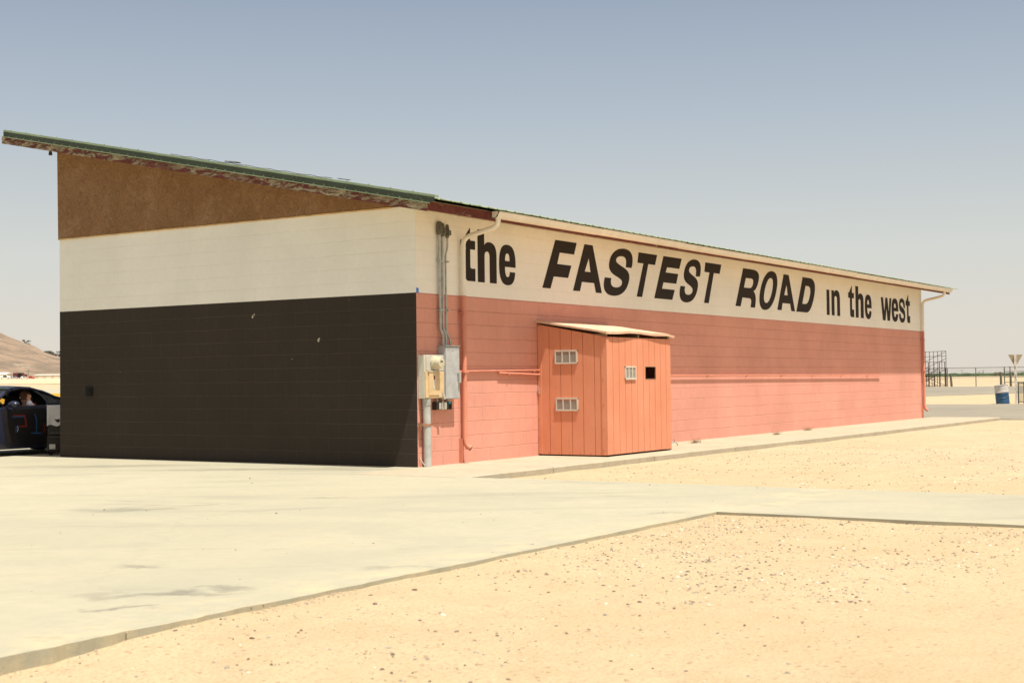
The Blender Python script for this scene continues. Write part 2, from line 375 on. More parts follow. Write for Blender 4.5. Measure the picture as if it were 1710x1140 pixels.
# ------------------------------------------------------------------ ground
def coords(*segs):
    out = []
    for a, b, d in segs:
        n = max(1, round((b-a)/d)); out += [a+(b-a)*i/n for i in range(n)]
    return out+[segs[-1][1]]
def gz(x, y):
    z = -.026 - .055*sstep((-10.5-x)/1.3)
    z = z*(1-sstep((x+3)/2.2)) - .088*sstep((x+3)/2.2)
    if -16 < x < 23 and -20 < y < 3:
        z += .012*noise.noise(Vector((x*.9, y*.9, 0))) + .007*noise.noise(Vector((x*3.1, y*3.1, 4)))
        if y > -6.9 and x < -3: z = min(z, -.007)+.006*noise.noise(Vector((x*2, y*2, 9)))
    # the field far to the north rises towards the foot of the hill
    d = math.hypot(x-CP.x, y-CP.y); ang = math.degrees(math.atan2(y-CP.y, x-CP.x))
    k = sstep((ang-38)/8)
    z += k*5.0*sstep((d-560)/260)
    return z
def ground():
    xs = coords((-6000, -800, 1300), (-800, -60, 120), (-60, -16, 6), (-16, 12, .28), (12, 30, .9), (30, 150, 10), (150, 900, 50), (900, 9000, 900))
    ys = coords((-6000, -800, 1300), (-800, -60, 120), (-60, -18, 6), (-18, 2, .28), (2, 30, 2), (30, 150, 10), (150, 1200, 50), (1200, 9000, 900))
    v = [(x, y, gz(x, y)) for y in ys for x in xs]; n = len(xs)
    f = [(j*n+i, j*n+i+1, (j+1)*n+i+1, (j+1)*n+i) for j in range(len(ys)-1) for i in range(n-1)]
    mb = MB(); mb.add(v, f); o = mb.build('ground', MT['sand'], smooth=True, kind='structure')
    return o
ground()

PADX, PADY, DRX = -.43, -6.45, -4.2
def pz(x, y): return -.072*sstep((x+1.5)/1.05) if y < -1.751 else 0.
def pad():
    mb = MB()
    def grid(xs, ys, jx=None, jy=None):
        n = len(xs)
        v = []
        for y in ys:
            for x in xs:
                xx, yy = x, y
                if jy is not None and abs(y-jy) < 1e-6: yy += .022*noise.noise(Vector((x*2.3, 0, 3)))+.016*noise.noise(Vector((x*11, 0, 7)))
                if jx is not None and abs(x-jx) < 1e-6 and y < -1.8: xx += .02*noise.noise(Vector((0, y*2.3, 3)))+.014*noise.noise(Vector((0, y*9, 7)))
                if x == DRX and y < PADY-.01: xx += .02*noise.noise(Vector((8, y*2, 3)))
                v.append((xx, yy, pz(x, y)))
        mb.add(v, [(j*n+i, j*n+i+1, (j+1)*n+i+1, (j+1)*n+i) for j in range(len(ys)-1) for i in range(n-1)])
        return v, n
    def skirt(row):
        m = len(row); mb.add(row+[(x, y, z-.2) for x, y, z in row], [(i, i+1, m+i+1, m+i) for i in range(m-1)])
    xa = coords((-90, -16, 10), (-16, -4.2, .09)); xb = coords((-4.2, -1.5, .3), (-1.5, PADX, .12))
    ya = coords((PADY, -1.75-.002, .4))
    va, n = grid(xa, ya, None, PADY); skirt(va[:n])
    vb, n = grid(xb, ya, PADX); skirt([vb[j*n+n-1] for j in range(len(ya))])
    yd = coords((-60, -20, 5), (-20, PADY, .12))
    vd, n = grid(xb, yd, PADX); skirt([vd[j*n+n-1] for j in range(len(yd))]); skirt([vd[j*n] for j in range(len(yd))])
    grid(coords((-90, -1.5, 8)), coords((-1.752, 0, 1)))
    grid(coords((-90, 0, 8)), coords((0, 700, 20)))
    ys_ = coords((7.5, 40, 3), (40, 700, 30)); n = 12; rows = []
    for y in ys_:
        xe = 24+.8*(y-7.5); rows += [(xe*i/n, y, 0.) for i in range(n+1)]
    mb.add(rows, [(j*(n+1)+i, j*(n+1)+i+1, (j+1)*(n+1)+i+1, (j+1)*(n+1)+i) for j in range(len(ys_)-1) for i in range(n)])
    skirt([rows[j*(n+1)+n] for j in range(len(ys_))])
    mb.build('concrete_pavement', MT['concrete'], kind='structure')
pad()
def sidewalk():
    mb = MB(); x = -1.5; k = 0
    while x < 24.6:
        L = 3.05 if k else 2.3; x1 = min(24.7, x+L)
        n = 9
        for i in range(n):
            a = x+(x1-x)*i/n; b = x+(x1-x)*(i+1)/n
            if i == n-1: b -= .008
            w = lambda t: -1.72-.16*sstep((t-5)/8)+.012*noise.noise(Vector((t*2.2, 0, 1)))
            z = .002
            vs = [(a, w(a)+.018, z), (b, w(b)+.018, z), (b, 0, z), (a, 0, z), (a, w(a), z-.016), (b, w(b), z-.016), (a, w(a)-.01, -.25), (b, w(b)-.01, -.25)]
            mb.add(vs, [(0, 1, 2, 3), (4, 5, 1, 0), (6, 7, 5, 4)]+([(0, 3, 6)] if i == 0 else [])+([(2, 1, 5, 7)] if i == n-1 else []))
        x = x1; k += 1
    mb.build('sidewalk', MT['kerb'], kind='structure')
sidewalk()
def sheet(name, pts, z, m, thick=.03, sub=0):
    mb = MB(); n = len(pts)
    mb.add([(x, y, z) for x, y in pts]+[(x, y, z-thick) for x, y in pts], [tuple(range(n))]+[(i, (i+1) % n, n+(i+1) % n, n+i) for i in range(n)])
    return mb.build(name, m, kind='structure')
def wob(a, b, n, amp, seed):
    out = []
    for i in range(n+1):
        t = i/n; p = Vector((a[0]+(b[0]-a[0])*t, a[1]+(b[1]-a[1])*t)); d = Vector((b[0]-a[0], b[1]-a[1])).normalized(); q = Vector((-d.y, d.x))
        w = amp*noise.noise(Vector((t*n*.35, seed, 0)))+amp*.4*noise.noise(Vector((t*n*1.3, seed, 5)))
        out.append(tuple(p+q*w))
    return out
sheet('access_road', wob((24.7, 7.0), (25.2, -1.9), 12, .1, 2)+wob((25.2, -2.0), (22.5, -60), 60, .25, 1)+wob((43.0, -60), (46.2, 7.0), 60, .35, 3)+[(60, 40), (50.5, 40), (50.4, 39)]+[(24.7, 7.6)], -.070, MT['asphalt'])
sheet('race_track_road', wob((70, 13.6), (150, -4), 60, .5, 4)+[(200, -80), (143.5, -90)]+wob((139, -60), (139, 80), 40, .25, 6)+[(64, 80), (64, 40)], -.068, MT['asphalt'])
sheet('far_road', [(620, -200), (700, -210), (760, 400), (690, 420)], 0.03, MT['asphalt'])
# crop rows / orchard on the horizon
def far_green():
    mb = MB()
    for row in range(3):
        x0 = 1150+row*160
        n = 420; top = []; bot = []
        prof = []
        for i in range(n+1):
            y = -500+1700*i/n
            h = 1.9+row*.5+1.0*noise.noise(Vector((y*.02, row*9, 0)))+.9*noise.noise(Vector((y*.15, row, 2)))
            prof.append((x0+6*noise.noise(Vector((y*.05, row, 1))), y, h))
        vs = []; fs = []
        for (x, y, h) in prof: vs += [(x-3, y, -.2), (x-2, y, h*.7), (x, y, h), (x+5, y, h*.6), (x+6, y, -.2)]
        for i in range(n):
            for k in range(4): fs.append((i*5+k, i*5+5+k, i*5+6+k, i*5+1+k))
        mb.add(vs, fs)
    for i in range(5000):
        y = rnd.uniform(-500, 1200); row = rnd.randrange(3); x = 1148+row*160+rnd.uniform(-3, 4); z = rnd.uniform(1, 3.0)
        a = rnd.uniform(0, 6.3); r = rnd.uniform(.3, .9)
        mb.add([(x+r*math.cos(a), y+r*math.sin(a), z), (x-r*math.sin(a), y+r*math.cos(a), z+r*.3), (x-r*math.cos(a), y-r*math.sin(a), z+r*.8)], [(0, 1, 2)])
    mb.build('orchard_rows', MT['leaf_far'], kind='stuff', label='dark green strip of crop rows along the right horizon', cat='orchard')
far_green()

# hill on the left
def hillz(px, d):
    """px: bearing expressed as photo column; ridge profile measured on the photograph"""
    P = [(-900, 10), (-600, 60), (-380, 118), (-200, 132), (-90, 118), (0, 90), (20, 80), (42, 71), (55, 67), (65, 61), (75, 54), (90, 50), (101, 47), (160, 36), (300, 22), (520, 8), (640, 0)]
    for (a, ha), (b, hb) in zip(P, P[1:]):
        if a <= px <= b: h = ha+(hb-ha)*(px-a)/(b-a); break
    else: h = 0
    return h/2350.
def hills():
    mb = MB(); vs = []; fs = []
    pxs = [-900+i*7 for i in range(221)]; ds = [900, 940, 980, 1010, 1040, 1070, 1100, 1130, 1160, 1190, 1220, 1260, 1310, 1400, 1550, 1800]
    for d in ds:
        for px in pxs:
            ang = YAW+math.atan((855-px)/FPX)
            x, y = CP.x+d*math.cos(ang)/math.cos(ang-YAW)*.9, CP.y+d*math.sin(ang)/math.cos(ang-YAW)*.9
            t = (d-900)/320.
            k = math.sin(min(1, t)*math.pi/2)**1.15 if t < 1 else math.cos((min(1, (d-1220)/580.))*math.pi/2)
            H = hillz(px, d)*1220*.9+CP.z*k
            z = H*k
            z += k*(1-.7*(abs(t-1) < .12))*(2.6*noise.noise(Vector((x*.012, y*.012, 0)))+1.6*noise.noise(Vector((x*.035, y*.035, 2)))+(1.0*noise.noise(Vector((x*.09, y*.09, 5)))))
            base = 5.2*(1-sstep((px-700)/200))
            z = max(z, 0)*1.0 + base*(1-k) - (.6 if d == 900 else 0)
            vs.append((x, y, z))
    n = len(pxs)
    for j in range(len(ds)-1):
        for i in range(n-1): fs.append((j*n+i, j*n+i+1, (j+1)*n+i+1, (j+1)*n+i))
    mb.add(vs, fs); mb.build('hills', MT['hill'], smooth=True, kind='structure')
    # golden grass apron in front of the hill
hills()
def bearing(px, d, z=0):
    """ground point under photo column px at forward distance d"""
    ang = YAW+math.atan((855-px)/FPX); k = d/math.cos(ang-YAW)
    return Vector((CP.x+k*math.cos(ang), CP.y+k*math.sin(ang), z))
def field():
    mb = MB(); vs = []; fs = []; pxs = list(range(-900, 705, 25)); ds = [640+i*10 for i in range(22)]
    for d in ds:
        for px in pxs:
            p = bearing(px, d); vs.append((p.x, p.y, gz(p.x, p.y)+.15+.5*noise.noise(p*.02)*sstep((d-640)/60)))
    n = len(pxs)
    for j in range(len(ds)-1):
        for i in range(n-1): fs.append((j*n+i, j*n+i+1, (j+1)*n+i+1, (j+1)*n+i))
    mb.add(vs, fs); mb.build('dry_grass_field', MT['straw'], smooth=True, kind='structure')
field()

# ------------------------------------------------------------------ building
L1, L2, HB = 7.47, 23.82, 12*.2032
SL = .2045
def zf(y): return 3.47+SL*(y+.64)      # underside of the rake board
B = empty('block_building', (0, 0, 0), label='long low concrete block building painted black, cream and pink under a green shed roof', cat='building')
def part(name, m, parent=B, **kw):
    mb = MB(); return mb, lambda bev=0, smooth=False, **k2: mb.build(name, m, parent, bevel=bev, smooth=smooth, **k2)
mb = MB(); mb.box(0, .2, 0, L1, -.1, HB); mb.build('gable_wall_base', [MT['black_gable']], B, label='black painted lower gable wall')
# the pink side starts exactly at the corner: its thin return is the same block, so skin the long side a hair proud
mb = MB(); mb.prism([(0, HB), (L1, HB), (L1, 3.658), (.27, 3.658), (0, 3.60)], 0, 0, .2); mb.build('gable_wall_band', MT['cream_gable'], B, label='cream painted upper gable wall')
mb = MB(); mb.prism([(.30, 3.668), (L1+.01, 3.664), (L1+.03, zf(L1)+.1), (.30, zf(.30)+.06)], 0, -.022, .16); mb.build('stucco_panel', MT['stucco'], B, label='brown stucco gable panel')
mb = MB(); mb.box(-.03, -.001, .42, L1+.005, 3.648, 3.662); mb.build('flashing_strip', plain('rusty cream flashing', (.60, .38, .16), .7, 0, .3, 6), B)
def lshape(lo): return [(0, lo), (L2, lo), (L2, .2), (.201, .2), (.201, -.001), (0, -.001)]
mb = MB(); mb.prism(lshape(-.004), 2, -.1, HB)
mb.build('side_wall_base', MT['pink_side'], B, label='pink painted lower long wall')
mb = MB(); mb.prism(lshape(-.0035), 2, HB+.0005, 3.60); mb.build('side_wall_band', MT['cream_side'], B, label='cream painted upper long wall')
mb = MB(); mb.box(L2-.2, L2-.001, .2, L1, -.1, 3.6); mb.box(.2, L2-.2, L1-.2, L1-.001, -.1, 5.0)
mb.prism([(.2, 3.6), (L1, 3.6), (L1, zf(L1)+.1), (.2, zf(.2)+.06)], 0, L2-.2, L2-.002); mb.build('rear_wall', MT['cream_gable'], B)
# roof
YE, YT = -.62, 8.19
XR0, XR1 = -.6, 24.47
mb = MB(); mb.prism([(YE+.04, zf(YE+.04)+.125), (YT, zf(YT)+.125), (YT, zf(YT)+.15), (YE+.04, zf(YE+.04)+.15)], 0, XR0+.04, XR1-.04)
roofdeck = mb.build('roof_deck', plain('cream soffit boards', (.55, .45, .31), .8, 0, .15, 3), B)
# corrugated metal: ribs run up the slope
def metal_roof():
    mb = MB(); y0, y1 = -.785, YT-.11; xs = []; x = XR0+.0
    prof = []
    while x < XR1+.28:
        for dx, h in ((0, 0), (.10, 0), (.115, .009), (.145, .009), (.16, 0)):
            prof.append((x+dx, h))
        x += .229
    for th in (0, -.006):
        pass
    n = len(prof); vs = []; fs = []
    for (y, o) in ((y0, 0), (y1, 0)):
        for (px, h) in prof: vs.append((px, y+rnd.uniform(-.005, .005)*(y == y0), zf(y)+.194+h))
    for i in range(n-1): fs.append((i, i+1, n+i+1, n+i))
    m0 = len(vs)
    for (y, o) in ((y0, 0), (y1, 0)):
        for (px, h) in prof: vs.append((px, y, zf(y)+.184+h))
    for i in range(n-1): fs += [(m0+i, m0+n+i, m0+n+i+1, m0+i+1), (i, i+1, m0+i+1, m0+i), (n+i, m0+n+i, m0+n+i+1, n+i+1)]
    fs += [(0, n, m0+n, m0), (n-1, m0+n-1, m0+2*n-1, 2*n-1)]
    mb.add(vs, fs); return mb.build('roof_metal', MT['green_light'], B)
rm = metal_roof()
# rake trim on the gable: dark green face, pale top roll and drip line
def slope_bar(mb, x0, x1, ya, yb, h0, h1, mi=0):
    mb.add([(x0, ya, zf(ya)+h0), (x1, ya, zf(ya)+h0), (x1, yb, zf(yb)+h0), (x0, yb, zf(yb)+h0), (x0, ya, zf(ya)+h1), (x1, ya, zf(ya)+h1), (x1, yb, zf(yb)+h1), (x0, yb, zf(yb)+h1)],
           [(3, 2, 1, 0), (4, 5, 6, 7), (0, 1, 5, 4), (1, 2, 6, 5), (2, 3, 7, 6), (3, 0, 4, 7)], mi)
mb = MB(); slope_bar(mb, XR0-.045, XR0-.005, -.70, YT-.10, .122, .205)
mb.add([(XR0-.045, -.70, zf(-.7)+.122), (XR0-.045, -.80, zf(-.80)+.150), (XR0-.045, -.80, zf(-.80)+.205), (XR0-.045, -.70, zf(-.7)+.205)], [(0, 1, 2, 3)])
mb.build('rake_trim', MT['green_dark'], B)
mb = MB(); slope_bar(mb, XR0-.04, XR0+.05, -.80, YT-.10, .2051, .238); slope_bar(mb, XR0-.052, XR0-.0455, -.72, YT-.10, .112, .124)
for i in range(46):
    y = -.6+i*.19
    mb.lathe([(.007, 0), (.006, -.004), (.002, -.006)], (XR0-.0455, y, zf(y)+.135), 'x', 6)
    if i % 2: mb.tube([(XR0+.005, y, zf(y)+.235), (XR0+.005, y, zf(y)+.25)], .012, 6)
mb.build('rake_cap', MT['green_light'], B)
mb = MB(); slope_bar(mb, XR0, XR0+.04, YE, YT, 0, .122); mb.build('rake_fascia', MT['peel'], B, label='peeling maroon rake board of the near gable')
mb = MB(); slope_bar(mb, XR1-.04, XR1, YE, YT, 0, .125); mb.build('rake_fascia', MT['peel'], B)
mb = MB(); mb.box(XR0+.0401, XR1-.0401, YE, YE+.04, 3.495, 3.612); mb.build('eave_fascia', MT['peel_less'], B, label='maroon board under the long gutter')
mb = MB(); mb.box(XR0+.04, XR1-.04, YT-.04, YT, zf(YT), zf(YT)+.12); mb.build('top_fascia', MT['peel_less'], B)
# soffit boards under the overhangs, following the slope (between wall and fascia)
mb = MB(); slope_bar(mb, XR0+.042, XR1-.042, YE+.042, YT-.042, .095, .110); mb.build('soffit', plain('cream soffit paint', (.62, .52, .37), .8, 0, .1, 4), B)
RFM = plain('cream rafter paint', (.62, .52, .37), .8, 0, .1, 4)
for i in range(31):
    x = .15+i*.8
    if x < 24.2: mb = MB(); slope_bar(mb, x, x+.04, YE+.041, -.005, .0, .094); mb.build('rafter_tail', RFM, B)
# gutter: K profile, 9 pieces end to end
mb = MB()
gp = [(-.625, 3.632), (-.625, 3.540), (-.70, 3.535), (-.735, 3.556), (-.742, 3.585), (-.762, 3.612), (-.762, 3.632), (-.752, 3.632), (-.735, 3.590), (-.70, 3.545), (-.635, 3.548), (-.635, 3.632)]
gp = [(u, w-.016) for u, w in gp]
x = .98
k = 0
while x < 24.05:
    x1 = min(24.30, x+3.05); dz = .004*math.sin(k*2.1); mb.prism([(a, b+dz) for a, b in gp], 0, x, x1-.004)
    if k: mb.prism([(a*1.0-(.003 if a < -.63 else -.002), b+dz-.002) for a, b in gp[:6]]+[(-.70, 3.55)], 0, x-.02, x+.02)
    x = x1; k += 1
for xx in (.98, 24.29): mb.prism(gp[:7], 0, xx, xx+.008)
gutter = mb.build('gutter', MT['creammetal'], B, smooth=True)
for i in range(30):
    x = 1.4+i*.78
    mb = MB(); mb.box(x, x+.02, -.755, -.60, 3.618, 3.628); mb.build('gutter_strap', MT['galv'], B)
# downspouts: outlet under the gutter, elbow back to the wall, down the wall, kick-out shoe
def spout(x, zsh, kick, xo):
    g = empty('downspout_group')
    bpy.data.objects.remove(g)
    top = MB(); pts = []
    A = [(x, -.69, 3.545), (x, -.69, 3.475), (x, -.67, 3.43), (x, -.62, 3.395), (x, -.54, 3.375), (x, -.20, 3.305), (x, -.13, 3.28), (x, -.085, 3.235), (x, -.07, 3.17), (x, -.07, HB)]
    top.tube(A, .037, 12)
    for z in (3.14, ): top.tube([(x, -.07, z-.03), (x, -.07, z+.03)], .041, 12)
    o = top.build('downspout', MT['creammetal'], B, smooth=True, label='upper cream length of '+xo)
    low = MB(); low.tube([(x, -.07, HB), (x, -.07, zsh+.12), (x, -.075, zsh+.08)], .0372, 12)
    if kick:
        low.tube([(x, -.072, zsh+.10), (x, -.085, zsh+.03), (x+.01, -.105, zsh-.015), (x+.03, -.155, zsh-.045)], .040, 12, cap=False)
        low.tube([(x+.03, -.155, zsh-.045), (x+.0305, -.156, zsh-.0455)], .034, 12, 1)
        low.box(x-.055, x-.048, -.06, -.004, 0, zsh+.1)
    low.box(x-.055, x+.055, -.112, -.0041, 2.17, 2.19); low.box(x-.055, x+.055, -.112, -.0041, 1.31, 1.33) if kick else None
    low.build('downspout', [MT['pinkmetal'], MT['shadow_in']], B, smooth=True, label='lower pink length of '+xo)
spout(1.06, .26, True, 'the near downspout')
spout(23.70, .26, True, 'the far downspout')

# lettering ------------------------------------------------------------------
def bez(p0, p1, p2, p3, n=14):
    return [tuple((1-t)**3*a+3*(1-t)**2*t*b+3*(1-t)*t*t*c+t**3*d for a, b, c, d in zip(p0, p1, p2, p3)) for t in [i/n for i in range(1, n+1)]]
def path(*cmd):
    out = []
    for c in cmd:
        if len(c) == 2: out.append(c)
        else: out += bez(out[-1], (c[0], c[1]), (c[2], c[3]), (c[4], c[5]))
    return out
def ell(cx, cz, rx, rz, p=2.25, n=56):
    f = lambda v: math.copysign(abs(v)**(2/p), v)
    return [(cx+rx*f(math.cos(2*math.pi*i/n)), cz+rz*f(math.sin(2*math.pi*i/n))) for i in range(n)]
Sg = path((.88, .50), (.88, .73, .70, .825, .45, .825), (.18, .825, .02, .73, .02, .59), (.02, .41, .2, .36, .45, .31), (.60, .275, .665, .255, .665, .20), (.665, .15, .58, .125, .46, .125), (.32, .125, .235, .18, .235, .28), (.0, .28), (0, .08, .16, -.025, .45, -.025), (.73, -.025, .9, .07, .9, .24), (.9, .41, .75, .455, .5, .51), (.33, .55, .245, .565, .245, .62), (.245, .66, .32, .685, .44, .685), (.57, .685, .65, .62, .66, .50))
G = {
 'F': (.68, [[(0, 0), (0, .8), (.69, .8), (.705, .6), (.24, .6), (.255, .41), (.71, .41), (.71, .2), (.25, .2), (.25, 0)]]),
 'A': (.98, [[(0, 0), (-.02, .8), (.26, .8), (.98, 0), (.77, 0), (.63, .16), (.215, .16), (.23, 0)], [(.22, .34), (.415, .34), (.24, .575)]]),
 'S': (.9, [Sg]),
 'T': (.9, [[(.22, 0), (.178, .61), (-.052, .61), (-.1, .8), (.63, .8), (.64, .61), (.37, .61), (.43, 0)]]),
 'E': (.76, [[(0, 0), (-.02, .8), (.75, .8), (.745, .6), (.225, .6), (.217, .5), (.747, .5), (.755, .31), (.223, .31), (.22, .19), (.75, .19), (.74, 0)]]),
 'R': (1.0, [path((0, 0), (0, .8), (.50, .8), (.80, .8, .92, .72, .92, .58), (.92, .46, .87, .38, .76, .345), (.90, .30, .98, .22, 1.01, .0), (.77, 0), (.77, .14, .73, .185, .62, .185), (.26, .19), (.26, 0)),
             path((.235, .40), (.235, .605), (.50, .605), (.62, .605, .66, .57, .66, .50), (.66, .43, .62, .40, .50, .40))]),
 'O': (.88, [ell(.44, .40, .44, .428), ell(.44, .40, .205, .275)]),
 'D': (.92, [path((0, 0), (0, .8), (.44, .8), (.80, .8, .92, .62, .92, .4), (.92, .18, .84, 0, .62, 0)), path((.27, .19), (.27, .61), (.42, .61), (.58, .61, .65, .52, .65, .4), (.65, .26, .59, .19, .44, .19))]),
 't': (.38, [path((.0, .47), (0, .60), (.06, .60), (.25, .79), (.25, .60), (.38, .60), (.38, .47), (.25, .47), (.25, .22), (.25, .195, .27, .185, .30, .185), (.38, .19), (.38, 0), (.20, 0), (.14, 0, .11, .04, .11, .12), (.11, .47))]),
 'h': (.5, [path((0, 0), (0, .785), (.175, .785), (.175, .555), (.205, .60, .25, .615, .31, .615), (.44, .615, .50, .54, .50, .42), (.5, 0), (.315, 0), (.315, .38), (.315, .44, .29, .47, .25, .47), (.20, .47, .18, .44, .18, .38), (.18, 0))]),
 'n': (.5, [path((0, 0), (0, .6), (.155, .6), (.16, .54), (.19, .595, .24, .615, .30, .615), (.44, .615, .50, .54, .50, .42), (.5, 0), (.33, 0), (.33, .38), (.33, .44, .30, .47, .25, .47), (.19, .47, .17, .44, .17, .38), (.17, 0))]),
 'e': (.47, [path((.47, .27), (.165, .27), (.165, .16, .19, .115, .235, .115), (.28, .115, .3, .14, .305, .195), (.455, .195), (.45, .06, .37, -.012, .235, -.012), (.06, -.012, 0, .10, 0, .30), (0, .51, .07, .612, .235, .612), (.40, .612, .47, .52, .47, .33)),
             path((.168, .36), (.30, .36), (.30, .44, .28, .478, .235, .478), (.19, .478, .17, .44, .168, .36))]),
 'i': (.2, [[(0, 0), (0, .6), (.19, .6), (.19, 0)]]),
 'w': (.88, [[(0, .6), (.18, .6), (.285, .22), (.37, .6), (.545, .6), (.64, .22), (.71, .6), (.88, .6), (.73, 0), (.52, 0), (.455, .33), (.36, 0), (.14, 0)]]),
 's': (.56, [[(a*.56/.9, b*.62/.80) for a, b in Sg]]),
}
def word(name, items, label):
    cu = bpy.data.curves.new(name, 'CURVE'); cu.dimensions = '2D'; cu.fill_mode = 'BOTH'; cu.extrude = .001
    for ch, x, w, z0, slant in items:
        gw, loops = G[ch]
        for lp in loops:
            sp = cu.splines.new('POLY'); sp.points.add(len(lp)-1); sp.use_cyclic_u = True
            for i, (a, b) in enumerate(lp):
                sp.points[i].co = (x+a*w/gw+slant*b, z0+b, 0, 1)
    co = bpy.data.objects.new('tmp', cu); COL.objects.link(co)
    dg = bpy.context.evaluated_depsgraph_get(); me = bpy.data.meshes.new_from_object(co.evaluated_get(dg))
    bpy.data.objects.remove(co); me.name = name
    for v in me.vertices:
        a, b, c = v.co; v.co = (a, -.0062-c, b)
    me.flip_normals()
    me.materials.clear(); me.materials.append(MT['letter'])
    o = bpy.data.objects.new(name, me); COL.objects.link(o); o.parent = B; tag(o, label)
K = .525
word('painted_word', [('t', 1.09, .38, 2.667, 0), ('h', 1.535, .51, 2.665, 0), ('e', 2.115, .465, 2.667, 0)], 'black painted word "the" behind the near downspout')
word('painted_word', [('F', 3.37, .68, 2.668, K), ('A', 4.34, .98, 2.668, K), ('S', 5.285, .89, 2.668, K), ('T', 6.38, .9, 2.668, K), ('E', 7.29, .76, 2.668, K), ('S', 8.245, .76, 2.668, K), ('T', 9.20, .93, 2.668, K)], 'black italic painted word "FASTEST"')
word('painted_word', [('R', 10.94, 1.0, 2.665, K), ('O', 12.05, .88, 2.665, K), ('A', 13.18, 1.04, 2.665, K), ('D', 14.30, .92, 2.665, K)], 'black italic painted word "ROAD"')
word('painted_word', [('i', 16.245, .2, 2.655, 0), ('n', 16.575, .58, 2.655, 0)], 'black painted word "in" with a dotless i')
word('painted_word', [('t', 17.75, .42, 2.655, 0), ('h', 18.285, .6, 2.655, 0), ('e', 18.98, .52, 2.655, 0)], 'black painted word "the" before "west"')
word('painted_word', [('w', 20.25, .88, 2.65, 0), ('e', 21.13, .57, 2.65, 0), ('s', 21.76, .55, 2.65, 0), ('t', 22.36, .38, 2.64, 0)], 'black painted word "west" near the far end')

# small marks on the gable
mb = MB(); mb.box(-.03, -.001, 6.66, 6.80, 1.02, 1.17); mb.box(-.045, -.031, 6.69, 6.77, 1.05, 1.14)
tag(mb.build('outlet_box', MT['shadow_in']), 'small black outlet box on the far end of the black wall', 'outlet box')
MT['chip'] = plain('bare grey chip', (.42, .37, .30))
for (y, z, s) in ((3.085, 2.20, .03), (3.05, 2.235, .02), (1.786, 1.815, .028), (1.77, 1.84, .018), (2.3, 1.55, .008), (1.2, 2.38, .006), (6.0, 1.4, .006)):
    n = 7; mb = MB(); mb.add([(-.003, y+s*rnd.uniform(.5, 1)*math.cos(2*math.pi*i/n), z+s*rnd.uniform(.5, 1.2)*math.sin(2*math.pi*i/n)) for i in range(n)], [tuple(range(n))]); mb.build('paint_chip', MT['chip'], B)
mb = MB(); mb.add([(-.004, .0, 2.44), (-.004, -.02, 2.50), (.03, -.012, 2.505), (.05, -.012, 2.44)], [(0, 1, 2, 3)]); mb.box(-.002, .05, -.0085, -.0045, 2.435, 2.50)
tag(mb.build('tape_scrap', MT['bluemasking']), 'scrap of blue masking tape on the building corner', 'tape')

# ------------------------------------------------------------------ conduits and weatherheads
def conduit(pts, r, label, head):
    t = empty('service_conduit', pts[0]); tag(t, label, 'conduit', 'conduits running up to the eave')
    mb = MB(); k = next((i for i, p in enumerate(pts) if p[2] < HB), len(pts))
    mb.tube(pts, r, 10); mb.build('pipe', MT['galv'], t, smooth=True)
    p = pts[-1]; mb = MB()
    mb.lathe([(r*1.2, -.02), (r*2.0, .0), (r*2.2, .10), (r*1.5, .17), (.005, .18)], (p[0], p[1], p[2]-.03), 'z', 14)
    mb.box(p[0]-r*2, p[0]+r*2, p[1]-.05, p[1]-.01, p[2]-.01, p[2]+.06)
    mb.build('weatherhead', MT['oldpost'], t, smooth=True)
    for z in (2.9, 2.2): mb = MB(); mb.box(p[0]-r*1.5, p[0]+r*1.5, p[1]-r-.004, -.0041, z, z+.02); mb.build('strap', MT['galv'], t)
    return t
conduit([(.535, -.075, 1.68), (.535, -.075, 1.85), (.505, -.05, 1.95), (.505, -.05, 3.33)], .021, 'left grey conduit pipe rising from the grey cabinet to the eave', 1)
conduit([(.60, -.075, 1.68), (.60, -.075, 1.85), (.570, -.05, 1.95), (.570, -.05, 3.31)], .018, 'middle grey conduit pipe rising from the grey cabinet', 1)
conduit([(.71, -.075, 1.68), (.71, -.072, 1.78), (.655, -.045, 1.90), (.655, -.045, 3.0), (.69, -.045, 3.08), (.705, -.045, 3.15), (.705, -.045, 3.30)], .014, 'right thin grey conduit pipe with a kink under its head', 1)

# meter cabinet
MC = empty('electric_meter_cabinet', (.25, -.06, .96)); tag(MC, 'rusty steel electric meter cabinet at the black and pink corner', 'meter box')
m = NM('stained galvanised cabinet'); c = m.ramp(m.noise(3, 5), [(.3, (.46, .45, .38)), (.7, (.60, .56, .45))])
c = m.mix(m.ramp(m.noise(5, 6, .7, m.mapv((1, 1, .4))), [(.56, 0.), (.74, .8)]), c, (.38, .22, .10)); m.base(c); m.set(Roughness=.5, Metallic=.15); MT['cab'] = m.m
mb = MB(); mb.box(.015, .475, -.115, -.0045, .955, 1.565); mb.build('cabinet_body', MT['cab'], MC, bevel=.006)
mb = MB(); mb.box(.055, .47, -.128, -.1155, 1.345, 1.56); mb.build('meter_panel', MT['cab'], MC, bevel=.004)
mb = MB(); mb.box(.02, .46, -.137, -.1155, .965, 1.335); mb.box(.09, .33, -.147, -.137, 1.0, 1.33); mb.build('cabinet_door', plain('yellowed tan enamel', (.60, .44, .24), .5, 0, .12, 6), MC, bevel=.004)
mb = MB(); mb.box(.06, .35, -.155, -.1372, 1.328, 1.345); mb.build('door_lip', MT['cab'], MC)
mb = MB(); mb.lathe([(.098, 0), (.098, -.03), (.088, -.035), (.082, -.10), (.070, -.125), (.03, -.13), (0.001, -.13)], (.245, -.128, 1.455), 'y', 28); mb.build('meter', plain('aged meter glass', (.52, .47, .33), .18, 0, .08, 10, spec=.6), MC, smooth=True)
